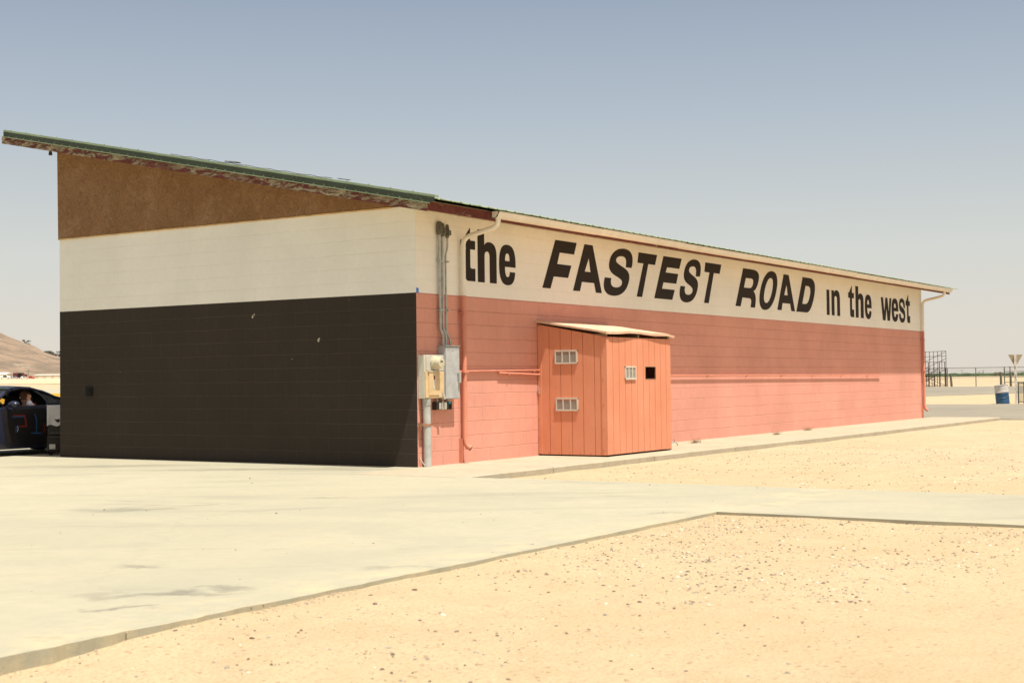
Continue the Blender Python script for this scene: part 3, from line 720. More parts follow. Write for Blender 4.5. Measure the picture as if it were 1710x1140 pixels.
mb = MB(); mb.lathe([(.106, 0), (.106, -.018), (.098, -.018)], (.245, -.1285, 1.455), 'y', 28); mb.build('meter_ring', MT['cab'], MC, smooth=True)
mb = MB(); mb.box(.205, .265, -.262, -.2585, 1.465, 1.48); mb.build('meter_display', MT['darkmetal'], MC)
mb = MB(); mb.box(.185, .245, -.1495, -.1472, 1.09, 1.30); mb.build('notice_label', MT['white'], MC)
mb = MB(); mb.box(.195, .225, -.151, -.1497, 1.22, 1.275); mb.build('red_mark', MT['red_tape'], MC)
mb = MB(); mb.box(.335, .375, -.139, -.1372, .985, 1.03); mb.build('paper_tag', MT['white'], MC)
mb = MB(); mb.tube([(.42, -.14, 1.03), (.42, -.165, 1.02), (.42, -.165, .99)], .008, 8); mb.box(.405, .45, -.17, -.14, .94, .985); mb.build('padlock', MT['chrome'], MC)
# big riser pipe below
RP = empty('riser_pipe', (.12, -.08, 0)); tag(RP, 'thick grey riser pipe from the ground to the meter cabinet', 'pipe')
mb = MB(); mb.tube([(.13, -.075, -.05), (.125, -.075, .5), (.115, -.075, .953)], .056, 18); mb.build('pipe', plain('pale grey zinc pipe', (.46, .46, .42), .5, .2, .2, 5), RP, smooth=True)
mb = MB(); mb.tube([(.117, -.075, .86), (.115, -.075, .95)], .062, 18); mb.build('collar', MT['galv'], RP, smooth=True)
mb = MB(); mb.tube([(.12, -.075, .575), (.12, -.075, .605)], .064, 18); mb.box(-.01, .07, -.10, -.02, .57, .61); mb.box(.02, .035, -.02, -.0045, .56, .62); mb.build('clamp', plain('rusty clamp', (.33, .17, .10), .7, .2, .3, 12), RP)
mb = MB(); mb.tube([(.03, -.02, .14), (.035, -.03, .10), (.06, -.05, .05), (.09, -.08, .0)], .006, 6); mb.build('ground_wire', MT['white'], RP)
# disconnect cabinet
DC = empty('disconnect_cabinet', (.66, -.07, .94)); tag(DC, 'tall grey electrical disconnect cabinet right of the meter', 'electrical cabinet')
mb = MB(); mb.box(.492, .842, -.125, -.0045, .94, 1.69); mb.build('cabinet_body', MT['greybox'], DC, bevel=.006)
mb = MB(); mb.box(.498, .836, -.142, -.1255, .948, 1.68); mb.build('cabinet_door', MT['greybox'], DC, bevel=.004)
mb = MB(); mb.box(.485, .85, -.15, -.0046, 1.69, 1.705); mb.build('hood', MT['galv'], DC)
mb = MB(); mb.tube([(.80, -.143, 1.31), (.80, -.175, 1.31)], .022, 10); mb.box(.788, .815, -.185, -.155, 1.17, 1.33); mb.build('handle', MT['chrome'], DC)
mb = MB(); mb.box(.79, .83, -.1445, -.1425, 1.49, 1.505); mb.build('label_plate', MT['white'], DC)
mb = MB(); mb.add([(.655, -.1432, 1.625), (.69, -.1432, 1.625), (.672, -.1432, 1.64)], [(0, 1, 2)]); mb.build('red_mark', MT['red_tape'], DC)
# small junction boxes
for i, (a, b, lab) in enumerate(((.345, .465, 'left small steel box under the two cabinets'), (.475, .60, 'middle small steel box under the grey cabinet'), (.612, .72, 'right small dark box with a turquoise cap'))):
    t = empty('junction_box', ((a+b)/2, -.05, .78)); tag(t, lab, 'junction box', 'small boxes under the cabinets')
    mb = MB(); mb.box(a, b, -.085, -.0045, .79, .90); mb.build('box_body', MT['darkmetal'] if i != 1 else MT['galv'], t, bevel=.006)
    mb = MB(); mb.tube([((a+b)/2, -.05, .895), ((a+b)/2, -.05, .942)], .016, 8); mb.build('nipple', MT['galv'], t)
    mb = MB(); mb.box(a+.05, b-.015, -.0925, -.0855, .80, .89); mb.build('cover', MT['chrome'] if i < 2 else MT['shadow_in'], t)
    if i == 2: mb = MB(); mb.lathe([(.018, 0), (.018, -.02), (.001, -.021)], (a+.03, -.0856, .885), 'y', 10); mb.build('cap', plain('turquoise plastic', (.03, .38, .42)), t)
# horizontal pipes on the pink wall
def wallpipe(pts, r, label):
    t = empty('wall_pipe', pts[0]); tag(t, label, 'pipe', 'pink pipes along the long wall')
    mb = MB(); mb.tube(pts, r, 10); mb.build('pipe', MT['pinkmetal'], t, smooth=True)
    x = pts[0][0]+.25
    while x < pts[-1][0]-.05: mb = MB(); zc = pts[0][2]+(pts[-1][2]-pts[0][2])*(x-pts[0][0])/(pts[-1][0]-pts[0][0]); mb.box(x, x+.02, -.04-r-.003, -.0042, zc-r-.008, zc+r+.003); x += 1.9; mb.build('clip', MT['pinkmetal'], t)
wallpipe([(.86, -.04, 1.335), (3.19, -.04, 1.352)], .013, 'upper pink pipe between the grey cabinet and the shed')
wallpipe([(2.02, -.04, 1.31), (3.19, -.04, 1.278)], .017, 'short lower pink pipe ending left of the shed')
wallpipe([(5.43, -.045, 1.262), (12.0, -.045, 1.245), (20.0, -.045, 1.215)], .013, 'long pink pipe along the wall right of the shed')

# ------------------------------------------------------------------ shed
SX0, SX1, SY, SZF, SZB = 3.2, 5.40, -1.25, 1.86, 2.09
SH = empty('utility_shed', ((SX0+SX1)/2, SY/2, 0)); tag(SH, 'pink lean-to shed of grooved boards against the long wall', 'shed')
def m_shed():
    m = NM('pink shed siding'); c = m.ramp(m.noise(1.5, 5), [(.3, (.61, .235, .128)), (.7, (.67, .28, .165))])
    c = m.mix(m.ramp(m.noise(9, 6, .7, m.mapv((3, 3, .25))), [(.52, 0.), (.75, .35)]), c, (.58, .17, .09))
    c = m.mix(m.ramp(m.noise(60, 2), [(.70, 0.), (.74, .7)]), c, (.75, .52, .38))
    m.base(c); m.set(Roughness=.75); m.bump(m.noise(10, 6, .7, m.mapv((6, 6, .4))), .004, .8); return m.m
MT['shed'] = m_shed()
MT['groove'] = plain('groove bottom', (.46, .13, .065), .8)
def boards(mb, a, b, w, depth_axis, face, zt, zb=.03, hole=None, out=-1):
    """vertical boards with shallow grooves between; real recesses 9 mm wide"""
    x = a; g = .010
    while x < b-.01:
        x1 = min(b, x+w)
        segs = [(zb, None)]
        def slab(p, q, z0, z1a, z1b, d0, d1):
            if depth_axis == 1:
                vs = [(p, d0, z0), (q, d0, z0), (q, d1, z0), (p, d1, z0), (p, d0, z1a), (q, d0, z1b), (q, d1, z1b), (p, d1, z1a)]
            else:
                vs = [(d0, p, z0), (d0, q, z0), (d1, q, z0), (d1, p, z0), (d0, p, z1a), (d0, q, z1b), (d1, q, z1b), (d1, p, z1a)]
            return vs
        Fs = [(3, 2, 1, 0), (4, 5, 6, 7), (0, 1, 5, 4), (1, 2, 6, 5), (2, 3, 7, 6), (3, 0, 4, 7)]
        f0, f1 = face, face-out*.016
        pieces = []
        pa, pb = x, x1-(g if x1 < b-.001 else 0)
        cuts = [(pa, pb, 0)]+([(pb, x1, 1)] if pb < x1 else [])
        for (p, q, gr) in cuts:
            d0 = f0+(0 if not gr else -out*.008)
            if hole and q > hole[0] and p < hole[1]:
                subs = []
                if p < hole[0]: subs.append((p, hole[0], False))
                subs.append((max(p, hole[0]), min(q, hole[1]), True))
                if q > hole[1]: subs.append((hole[1], q, False))
            else: subs = [(p, q, False)]
            for (u, v, cut) in subs:
                if cut:
                    mb.add(slab(u, v, zb, hole[2], hole[2], d0, f1), Fs, gr); mb.add(slab(u, v, hole[3], zt(u), zt(v), d0, f1), Fs, gr)
                else: mb.add(slab(u, v, zb, zt(u), zt(v), d0, f1), Fs, gr)
        x = x1
mb = MB(); boards(mb, SX0+.001, SX1, .2035, 1, SY, lambda x: SZF-.012, hole=(4.49, 4.845, 1.195, 1.385)); mb.build('front_siding', [MT['shed'], MT['groove']], SH)
zt_side = lambda y: SZF+(SZB-SZF)*(y-SY)/(-SY)-.012
mb = MB(); boards(mb, SY+.0165, -.006, .2035, 0, SX0, zt_side, zb=.025); mb.build('side_siding', [MT['shed'], MT['groove']], SH)
mb = MB(); boards(mb, SY+.0165, -.006, .2035, 0, SX1, zt_side, out=1); mb.build('side_siding', [MT['shed'], MT['groove']], SH)
mb = MB(); mb.box(SX0-.012, SX0-.001, SY-.002, SY+.085, .03, SZF-.02); mb.box(SX0-.012, SX0+.06, SY-.010, SY-.0025, .03, SZF-.03); mb.build('corner_trim', MT['shed'], SH)
mb = MB(); mb.box(SX0-.012, SX0-.001, -.075, -.012, .03, SZB-.04); mb.build('door_jamb', MT['shed'], SH)
for x in (SX0+.02, SX0+1.08, SX1-.06):
    mb = MB(); mb.box(x, x+.05, SY+.02, -.01, SZF-.055, SZF+.037); mb.build('roof_rafter', MT['wood'], SH)
def shedroof():
    mb = MB(); nx, ny = 22, 8; vs = []; T = .03
    x0, x1, y0, y1 = SX0-.045, SX1+.09, SY-.035, -.006
    def zz(u, v):
        z = SZF+.068+(SZB-SZF-.02)*v
        z += (1-v)*(.030*math.exp(-((u-.36)/.2)**2)-.006*math.sin(u*6.3)) - .02*(1-v)*(u > .95)
        return z
    for k in (0, 1):
        for j in range(ny+1):
            for i in range(nx+1):
                u, v = i/nx, j/ny; t = T*(1 if v > .05 else 1.3)
                vs.append((x0+(x1-x0)*u, y0+(y1-y0)*v-.01*math.sin(u*9)*(1-v), zz(u, v)-(t if k == 0 else 0)))
    N = (nx+1)*(ny+1); fs = []
    for j in range(ny):
        for i in range(nx):
            a = j*(nx+1)+i; fs += [(a, a+nx+1, a+nx+2, a+1), (N+a, N+a+1, N+a+nx+2, N+a+nx+1)]
    for i in range(nx): fs += [(i, i+1, N+i+1, N+i)]; a = ny*(nx+1)+i; fs += [(a+1, a, N+a, N+a+1)]
    for j in range(ny): a = j*(nx+1); fs += [(a+nx+1, a, N+a, N+a+nx+1)]; a += nx; fs += [(a, a+nx+1, N+a+nx+1, N+a)]
    mb.add(vs, fs)
    m = NM('faded plywood roof'); c = m.ramp(m.noise(4, 6), [(.35, (.56, .34, .22)), (.65, (.66, .47, .32))]); m.base(c); m.bump(m.noise(20, 5), .004)
    mb.build('roof', m.m, SH)
shedroof()
def louvre(parent, axis, face, a0, a1, z0, z1, horiz=True):
    mb = MB(); fr = MB(); dp = .02
    def bx(M_, a, b, z, zz_, d0, d1):
        if axis == 1: M_.box(a, b, face-d1, face-d0, z, zz_)
        else: M_.box(face-d1, face-d0, a, b, z, zz_)
    w = (a1-a0); t = .022
    for p, q in ((a0, a0+t), (a1-t, a1), (a0+w/3-t/2, a0+w/3+t/2), (a0+2*w/3-t/2, a0+2*w/3+t/2)): bx(fr, p, q, z0, z1, .001, dp)
    bx(fr, a0, a1, z0-.001, z0+t, .0012, dp+.001); bx(fr, a0, a1, z1-t, z1+.001, .0012, dp+.001)
    o = fr.build('vent_frame', MT['white'], parent)
    sl_ = MB(); n = int((z1-z0-2*t)/.018)
    for i in range(n):
        z = z0+t+i*.018
        for k in range(3):
            p, q = a0+w*k/3+t*.4, a0+w*(k+1)/3-t*.4
            if axis == 1: sl_.add([(p, face-.016, z), (q, face-.016, z), (q, face-.003, z+.015), (p, face-.003, z+.015)], [(0, 1, 2, 3)])
            else: sl_.add([(face-.016, p, z), (face-.016, q, z), (face-.003, q, z+.015), (face-.003, p, z+.015)], [(0, 1, 2, 3)])
    sl_.build('vent_slats', plain('grey white slats', (.42, .40, .34), .6, 0, .06, 6), o)
louvre(SH, 0, SX0, -.735, -.33, 1.443, 1.657); louvre(SH, 0, SX0, -.74, -.34, .708, .912)
louvre(SH, 1, SY, 3.78, 4.14, 1.185, 1.395)
mb = MB(); t = .008
mb.box(4.482, 4.49, SY-.004, SY+.012, 1.187, 1.393); mb.box(4.845, 4.853, SY-.004, SY+.012, 1.187, 1.393); mb.box(4.49, 4.845, SY-.004, SY+.012, 1.385, 1.393); mb.box(4.49, 4.845, SY-.004, SY+.012, 1.187, 1.195)
mb.build('opening_frame', MT['wood'], SH, label='thin raw frame of the square opening')
mb = MB(); mb.box(SX0+.04, SX1-.04, -.06, -.04, .03, 1.80); mb.build('dark_backing', MT['shadow_in'], SH)  # near-black panel added inside so the opening looks unlit
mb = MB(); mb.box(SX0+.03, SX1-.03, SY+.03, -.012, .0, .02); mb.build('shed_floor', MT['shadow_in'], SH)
mb = MB(); mb.box(SX0-.03, SX0-.012, -.055, -.03, .98, 1.05); mb.tube([(SX0-.035, -.04, 1.06), (SX0-.05, -.04, 1.09), (SX0-.035, -.04, 1.10)], .007, 6); mb.build('latch', MT['chrome'], SH)
for x, y, z in [(SX0-.0125, SY+.05, z) for z in (1.62, 1.22, .82, .45, .12)]+[(SX0-.0125, -.04, z) for z in (.88, .6, .3)]+[(SX0-.0015, -.2-i*.19, .07) for i in range(6)]:
    mb = MB(); mb.lathe([(.009, 0), (.007, -.007), (.001, -.008)], (x, y, z), 'x', 8); mb.build('screw_head', MT['pinkmetal'], SH)
HBb = empty('hose_bib', (5.47, -1.2, 0)); tag(HBb, 'small hose tap on a short pipe at the shed corner', 'tap')
mb = MB(); mb.tube([(5.45, -1.2, -.02), (5.45, -1.2, .15)], .012, 8); mb.box(5.42, 5.48, -1.21, -1.19, .0, .17); mb.build('standpipe', MT['wood'], HBb)
mb = MB(); mb.tube([(5.46, -1.22, .13), (5.50, -1.28, .13), (5.52, -1.30, .10), (5.52, -1.30, .07)], .012, 8); mb.tube([(5.49, -1.26, .13), (5.49, -1.26, .17)], .006, 6); mb.lathe([(.022, 0), (.022, .008)], (5.49, -1.26, .168), 'z', 10); mb.build('spigot', MT['galv'], HBb)

# floodlight under the high end of the roof, cable coil on the roof
FL = empty('floodlight', (-.25, 7.58, 5.05)); tag(FL, 'small dark floodlight under the high eave corner', 'light')
mb = MB(); mb.tube([(-.50, 7.08, zf(7.2)+.07), (-.50, 7.08, zf(7.2)-.02)], .012, 6); mb.build('bracket', MT['darkmetal'], FL)
mb = MB(); zz = zf(7.2)-.02; mb.lathe([(.015, .0), (.026, -.015), (.032, -.065), (.028, -.07)], (-.50, 7.08, zz), 'z', 12); mb.build('lamp_housing', MT['darkmetal'], FL, smooth=True)
CC = empty('roof_cable', (.6, 3.5, zf(3.5)+.2)); tag(CC, 'loose dark cable lying along the green roof edge', 'cable')
mb = MB()
pts = []
for i in range(60):
    y = 4.3-i*.055; pts.append((XR0+.10+.03*math.sin(i*.4), y, zf(y)+.250+.006*math.sin(i*.9)))
mb.tube(pts, .0045, 6)
for k, (cy, r, h) in enumerate(((3.10, .13, .025), (3.05, .10, .018), (.95, .09, .010))):
    ring = []
    for i in range(25):
        a = i/24*2*math.pi; y = cy+r*math.cos(a); ring.append((XR0+.2+.09*math.sin(a), y, zf(y)+.262+h*(.5+.5*math.sin(a))))
    mb.tube(ring, .004, 6)
mb.build('cable', MT['darkmetal'], CC)

# ------------------------------------------------------------------ race car (left, half hidden by the corner)
CAR = empty('race_car', (.42, 9.40, 0), math.pi); CAR['_local'] = 1
tag(CAR, 'dark navy coupe race car with red and blue tape number beside the black wall', 'car')
WF, WR, RW = 1.38, -1.30, .325
def lerp(P, x):
    if x <= P[0][0]: return P[0][1]
    for (a, u), (b, v) in zip(P, P[1:]):
        if x <= b: t = (x-a)/(b-a); t = t*t*(3-2*t)*.5+t*.5; return u+(v-u)*t
    return P[-1][1]
HW = [(-2.25, .62), (-2.1, .80), (-1.6, .90), (-1.0, .90), (0, .875), (1.0, .89), (1.7, .90), (2.1, .80), (2.3, .55)]
BELT = [(-2.25, .80), (-1.9, .90), (-1.2, .90), (-.3, .865), (.9, .83), (1.4, .76), (2.0, .62), (2.3, .48)]
ROOF = [(-1.75, .90), (-1.2, .925), (-.8, .935), (-.5, 1.03), (-.25, 1.135), (.0, 1.195), (.2, 1.205), (.45, 1.165), (.75, 1.01), (1.08, .835)]
def sidey(x, z):
    hw = lerp(HW, x); bz = lerp(BELT, x); t = (z-.12)/(bz-.12)
    return hw*(1-.045*(1-min(1, t*3))**2-.07*max(0, t-.55)**2*5*.6)
def carbody():
    mb = MB(); xs = [-2.25+i*.05 for i in range(92)]; rows = 12; vs = []
    for x in xs:
        zb = .12
        for wx in (WF, WR):
            if abs(x-wx) < RW+.04: zb = max(zb, .33+math.sqrt(max(0, (RW+.04)**2-(x-wx)**2))*1.0-.02)
        bz = lerp(BELT, x)
        half = [(sidey(x, zb+(bz-zb)*k/rows), zb+(bz-zb)*k/rows) for k in range(rows+1)]
        crown = .05 if x > 1.1 or x < -1.6 else 0
        top = [(sidey(x, bz)*(1-.06), bz+.012), (sidey(x, bz)*.6, bz+.012+crown*.8), (0, bz+.012+crown)] if (x > .95 or x < -1.65) else [(sidey(x, bz)*.94, bz+.006)]
        vs.append((x, half, top))
    for s in (1, -1):
        for (xa, ha, ta), (xb, hb, tb) in zip(vs, vs[1:]):
            for k in range(rows):
                mb.add([(xa, s*ha[k][0], ha[k][1]), (xb, s*hb[k][0], hb[k][1]), (xb, s*hb[k+1][0], hb[k+1][1]), (xa, s*ha[k+1][0], ha[k+1][1])], [(0, 1, 2, 3)])
            A = [ha[-1]]+ta; Bq = [hb[-1]]+tb
            for k in range(min(len(A), len(Bq))-1):
                mb.add([(xa, s*A[k][0], A[k][1]), (xb, s*Bq[k][0], Bq[k][1]), (xb, s*Bq[k+1][0], Bq[k+1][1]), (xa, s*A[k+1][0], A[k+1][1])], [(0, 1, 2, 3)])
    # nose and tail closures, floor
    for (x, h, t) in (vs[0], vs[-1]):
        P = [(x, q[0], q[1]) for q in h+t]; Q = [(x, -q[0], q[1]) for q in h+t][::-1]
        mb.add(P+Q, [tuple(range(len(P)+len(Q)))])
    mb.box(-2.2, 2.2, -.78, .78, .13, .15)
    return mb.build('body', MT['paint'], CAR, smooth=True)
body = carbody()
bmm = bmesh.new(); bmm.from_mesh(body.data); bmesh.ops.remove_doubles(bmm, verts=bmm.verts, dist=.002); bmesh.ops.recalc_face_normals(bmm, faces=bmm.faces); bmm.to_mesh(body.data); bmm.free(); body.data.shade_smooth(); body.data.set_sharp_from_angle(angle=R(40))
def roofhw(x, z): return sidey(min(.9, x), lerp(BELT, x))*.94 - max(0, z-lerp(BELT, x))*.52
def greenhouse():
    """roof skin plus pillars; side window, quarter light and screens left open"""
    mb = MB(); xs = [-1.75+i*.05 for i in range(57)]
    def sec(x):
        zr = lerp(ROOF, x); return zr
    # roof skin
    for s in (1, -1):
        for xa, xb in zip(xs, xs[1:]):
            if xa >= .42: continue
            za, zb = sec(xa), sec(xb)
            ea, eb = roofhw(xa, za-.035), roofhw(xb, zb-.035)
            A = [(xa, s*ea, za-.045), (xa, s*(ea-.05), za-.012), (xa, s*ea*.5, za), (xa, 0, za+.003)]
            Bq = [(xb, s*eb, zb-.045), (xb, s*(eb-.05), zb-.012), (xb, s*eb*.5, zb), (xb, 0, zb+.003)]
            for k in range(3):
                if xa < -.78 and xa > -1.6 and k == 2: pass
                mb.add([A[k], Bq[k], Bq[k+1], A[k+1]], [(0, 1, 2, 3)])
        # A pillar
        pts = [(x, s*roofhw(x, lerp(ROOF, x)-.035), lerp(ROOF, x)-.03) for x in (.40, .55, .70, .85, 1.0, 1.08)]
        mb.tube(pts, .034, 8)
        # side: C pillar panel behind quarter light
        P = [(-.72, .88), (-.55, 1.10)]
        C = [(-1.70, .895), (-1.2, .91), (-1.0, .91), (-.84, .915), (-.88, .90), (-.92, .89)]
        mb.add([(x, s*roofhw(x, z), z) for x, z in C], [tuple(range(len(C)))])
        # B pillar, curved
        pts = [(x, s*(roofhw(x, z)-.01), z) for x, z in ((-.26, .87), (-.25, .95), (-.19, 1.04), (-.06, 1.13), (.02, 1.165))]
        mb.tube(pts, .022, 8)
        # roof rail above the glass
        pts = [(x, s*roofhw(x, lerp(ROOF, x)-.05), lerp(ROOF, x)-.048) for x in [-.95+i*.1 for i in range(15)]]
        mb.tube(pts, .02, 8)
    return mb.build('roof', MT['paint'], CAR, smooth=True)
greenhouse()
mb = MB()   # windscreen
for i in range(6):
    xa, xb = .43+i*.11, .43+(i+1)*.11
    za, zb = lerp(ROOF, xa)-.02, lerp(ROOF, xb)-.02
    mb.add([(xa, roofhw(xa, za)-.03, za-.012), (xa, 0, za+.02), (xa, -roofhw(xa, za)+.03, za-.012), (xb, roofhw(xb, zb)-.03, zb-.012), (xb, 0, zb+.02), (xb, -roofhw(xb, zb)+.03, zb-.012)], [(0, 1, 4, 3), (1, 2, 5, 4)])
mb.build('windscreen', MT['glass'], CAR, smooth=True)
for s in (1, -1):
    mb = MB(); mb.add([(x, s*roofhw(x, z)-s*.012, z) for x, z in ((-.30, .88), (-.24, 1.03), (-.19, 1.07), (-.40, 1.01), (-.60, .94), (-.70, .915), (-.76, .89))], [tuple(range(7))]); mb.build('quarter_window', MT['glass'], CAR)
# interior: dark tub, seat, far door trim
mb = MB(); mb.box(-1.3, 1.15, -.78, .78, .18, .20); mb.box(1.0, 1.06, -.76, .76, .2, .80); mb.box(.72, 1.02, -.75, .75, .60, .82); mb.box(-1.35, -1.3, -.74, .74, .2, .95)
mb.box(-1.3, 1.0, .74, .77, .2, .80); mb.box(-1.3, 1.0, -.77, -.74, .2, .80)
mb.build('interior', MT['shadow_in'], CAR)
for sy in (.36, -.36):
    mb = MB(); mb.box(-.35, .2, sy-.26, sy+.26, .25, .42)
    mb.prism([(-.42, .30), (-.26, .30), (-.42, 1.02), (-.56, 1.02)], 1, sy-.26, sy+.26); mb.build('seat', MT['shadow_in'], CAR, bevel=.04)
mb = MB(); ring = [(.46+.05*math.sin(a), .36+.18*math.cos(a), .78+.17*math.sin(a)) for a in [i/20*2*math.pi for i in range(21)]]; mb.tube(ring, .014, 6); mb.tube([(.46, .36, .78), (.75, .36, .68)], .02, 6); mb.build('steering_wheel', MT['darkmetal'], CAR)
mb = MB(); mb.add([(x, -roofhw(x, z)+.02, z) for x, z in ((.92, .85), (.75, .98), (.45, 1.13), (.1, 1.17), (-.02, 1.10), (-.05, .86))], [tuple(range(6))]); mb.build('dark_window_panel', MT['shadow_in'], CAR)  # solid dark panel added to darken the view through the far window
# wheels
for wx in (WF, WR):
    for s in (1, -1):
        mb = MB(); mb.lathe([(RW-.1, -.11), (RW-.02, -.115), (RW, -.09), (RW, .09), (RW-.02, .115), (RW-.1, .11)], (wx, s*.77, RW), 'y', 32)
        w = mb.build('wheel', MT['tyre'], CAR, smooth=True)
        mb = MB(); mb.lathe([(.225, s*.06), (.225, s*.112), (.20, s*.114), (.19, s*.08)], (wx, s*.77, RW), 'y', 28)
        for k in range(5):
            a = k*2*math.pi/5; c, d = math.cos(a), math.sin(a)
            mb.tube([(wx+.03*c, s*.87, RW+.03*d), (wx+.205*c, s*.875, RW+.205*d)], .022, 6)
        mb.build('rim', MT['darkmetal'], w, smooth=True)
# mirror
mb = MB()
def ellip(mb, c, r, n=14, m=9, mi=0):
    vs = [(c[0]+r[0]*math.cos(2*math.pi*i/n)*math.sin(math.pi*j/m), c[1]+r[1]*math.sin(2*math.pi*i/n)*math.sin(math.pi*j/m), c[2]+r[2]*math.cos(math.pi*j/m)) for j in range(m+1) for i in range(n)]
    fs = [(j*n+i, j*n+(i+1) % n, (j+1)*n+(i+1) % n, (j+1)*n+i) for j in range(m) for i in range(n)]
    mb.add(vs, fs, mi)
ellip(mb, (.62, .99, .885), (.085, .115, .062)); mb.tube([(.66, .84, .84), (.64, .93, .87)], .022, 8); mb.build('mirror', MT['paint'], CAR, smooth=True)
# shut lines (thin dark strips following the body) and sill line
def onside(x, z, off=.003): return (x, sidey(x, z)+off, z)
def strip(pts, w, name, m, off=.003, par=CAR, **kw):
    mb = MB(); P = [Vector((p[0], p[1])) for p in pts]; Ls = []; Rs = []
    for i, p in enumerate(P):
        d = (P[min(i+1, len(P)-1)]-P[max(i-1, 0)]).normalized(); q = Vector((-d.y, d.x))*w/2; Ls.append(p+q); Rs.append(p-q)
    vs = [onside(a.x, a.y, off) for a in Ls]+[onside(a.x, a.y, off) for a in Rs]; n = len(P)
    vs += [(v[0], v[1]-.004, v[2]) for v in vs]
    fs = [(i, i+1, n+i+1, n+i) for i in range(n-1)]
    mb.add(vs, fs); return mb.build(name, m, par, **kw)
def densify(pts, k=6):
    out = []
    for a, b in zip(pts, pts[1:]): out += [(a[0]+(b[0]-a[0])*i/k, a[1]+(b[1]-a[1])*i/k) for i in range(k)]
    return out+[pts[-1]]
# door: slightly blacker matt panel over the side (as on the photo)
mb = MB(); cols = [-.30+i*.06 for i in range(19)]
vs = []; fs = []; n = 12
for i, x in enumerate(cols):
    for k in range(n+1):
        z = .17+(.80-.17)*k/n; xx = x
        if i == len(cols)-1 or i >= len(cols)-3: xx = x-.10*(1-math.sin(k/n*math.pi/2))*(i-(len(cols)-4))/3
        vs.append(onside(xx, z, .006))
for i in range(len(cols)-1):
    for k in range(n): fs.append((i*(n+1)+k, (i+1)*(n+1)+k, (i+1)*(n+1)+k+1, i*(n+1)+k+1))
mb.add(vs, fs); door = mb.build('door', plain('matt black door vinyl', (.010, .008, .009), .55, 0, .15, 5), CAR, smooth=True)
def tape(pts, w, m, off=.012):
    return strip(densify(pts), w, 'tape_strip', m, off, door)
# number strips, positions measured on the photo (x from the mirror towards the rear is negative)
def dp(px, py):
    """photo pixel -> local side coords on the plane of the car's left side (world y = 8.5)"""
    d = F*FPX+R2*(px-855)-U2*(py-570); t = (8.5-CP.y)/d.y; q = CP+d*t
    return (.42-q.x, q.z)
tape([dp(22, 693.5), dp(42, 693)], .022, MT['red_tape']); tape([dp(21, 696), dp(41, 695.5)], .018, MT['blue_tape'], .014)
tape([dp(42, 692), dp(43.5, 702), dp(44.5, 713)], .030, MT['red_tape'], .013); tape([dp(31, 711.5), dp(45, 711.5)], .024, MT['red_tape'], .015)
tape([dp(27.5, 711), dp(27, 722)], .020, MT['blue_tape']); tape([dp(29.5, 711), dp(30.5, 716), dp(28.8, 721)], .008, MT['white'], .016)
tape([dp(59.5, 690), dp(62, 700), dp(61.5, 724)], .026, MT['blue_tape']); tape([dp(53, 722.5), dp(69, 723)], .022, MT['blue_tape'], .015)
tape([dp(72.5, 706.5), dp(77.5, 722)], .018, MT['red_tape']); tape([dp(77.5, 706.5), dp(72, 722)], .018, MT['red_tape'], .014)
# head and tail lights, bumper line
for s in (1, -1):
    mb = MB(); ellip(mb, (2.13, s*.62, .56), (.12, .13, .05)); mb.build('headlight', MT['glass'], CAR, smooth=True)
    mb = MB(); ellip(mb, (-2.2, s*.62, .74), (.06, .14, .05)); mb.build('tail_light', MT['red_tape'], CAR, smooth=True)
mb = MB(); mb.box(2.2, 2.27, -.45, .45, .18, .36); mb.build('grille', MT['shadow_in'], CAR)

# driver: one skinned body, jacket and hair as children
def skinned(name, V, E, Rr, mat, parent, sub=2):
    me = bpy.data.meshes.new(name); me.from_pydata(V, E, []); o = bpy.data.objects.new('tmp', me); COL.objects.link(o)
    sk = o.modifiers.new('s', 'SKIN'); sk.use_smooth_shade = True
    for i, r in enumerate(Rr): me.skin_vertices[0].data[i].radius = (r, r) if not hasattr(r, '__len__') else r
    me.skin_vertices[0].data[0].use_root = True
    ss = o.modifiers.new('b', 'SUBSURF'); ss.levels = ss.render_levels = sub
    dg = bpy.context.evaluated_depsgraph_get(); m2 = bpy.data.meshes.new_from_object(o.evaluated_get(dg)); bpy.data.objects.remove(o)
    m2.materials.clear(); m2.materials.append(mat); m2.name = name
    q = bpy.data.objects.new(name, m2); COL.objects.link(q)
    if parent: q.parent = parent
    return q
PY = .40; PX = .16
DRV = None
jl = [(-.30, PY, .40), (-.30, PY, .52), (-.28, PY, .68), (-.26, PY, .80), (-.255, PY, .87),      # pelvis, waist, chest, upper chest, neck
      (-.24, PY, .93), (-.225, PY, 1.0), (-.20, PY, 1.045),                                      # head
      (-.25, PY+.17, .79), (-.17, PY+.33, .80), (-.05, PY+.34, .885), (-.10, PY+.28, .965),       # left arm on the sill, forearm up to the cheek
      (-.25, PY-.17, .79), (-.05, PY-.20, .62), (.25, PY-.10, .74), (.36, PY-.08, .78),           # right arm to the wheel
      (-.05, PY+.13, .42), (.38, PY+.14, .50), (.70, PY+.12, .30), (-.05, PY-.13, .42), (.38, PY-.14, .50), (.70, PY-.12, .30)]
ed = [(0, 1), (1, 2), (2, 3), (3, 4), (4, 5), (5, 6), (6, 7), (3, 8), (8, 9), (9, 10), (10, 11), (3, 12), (12, 13), (13, 14), (14, 15), (0, 16), (16, 17), (17, 18), (0, 19), (19, 20), (20, 21)]
rr = [.15, .14, .15, .12, .055, .075, .088, .055, .07, .048, .042, .028, .07, .048, .036, .028, .085, .062, .045, .085, .062, .045]
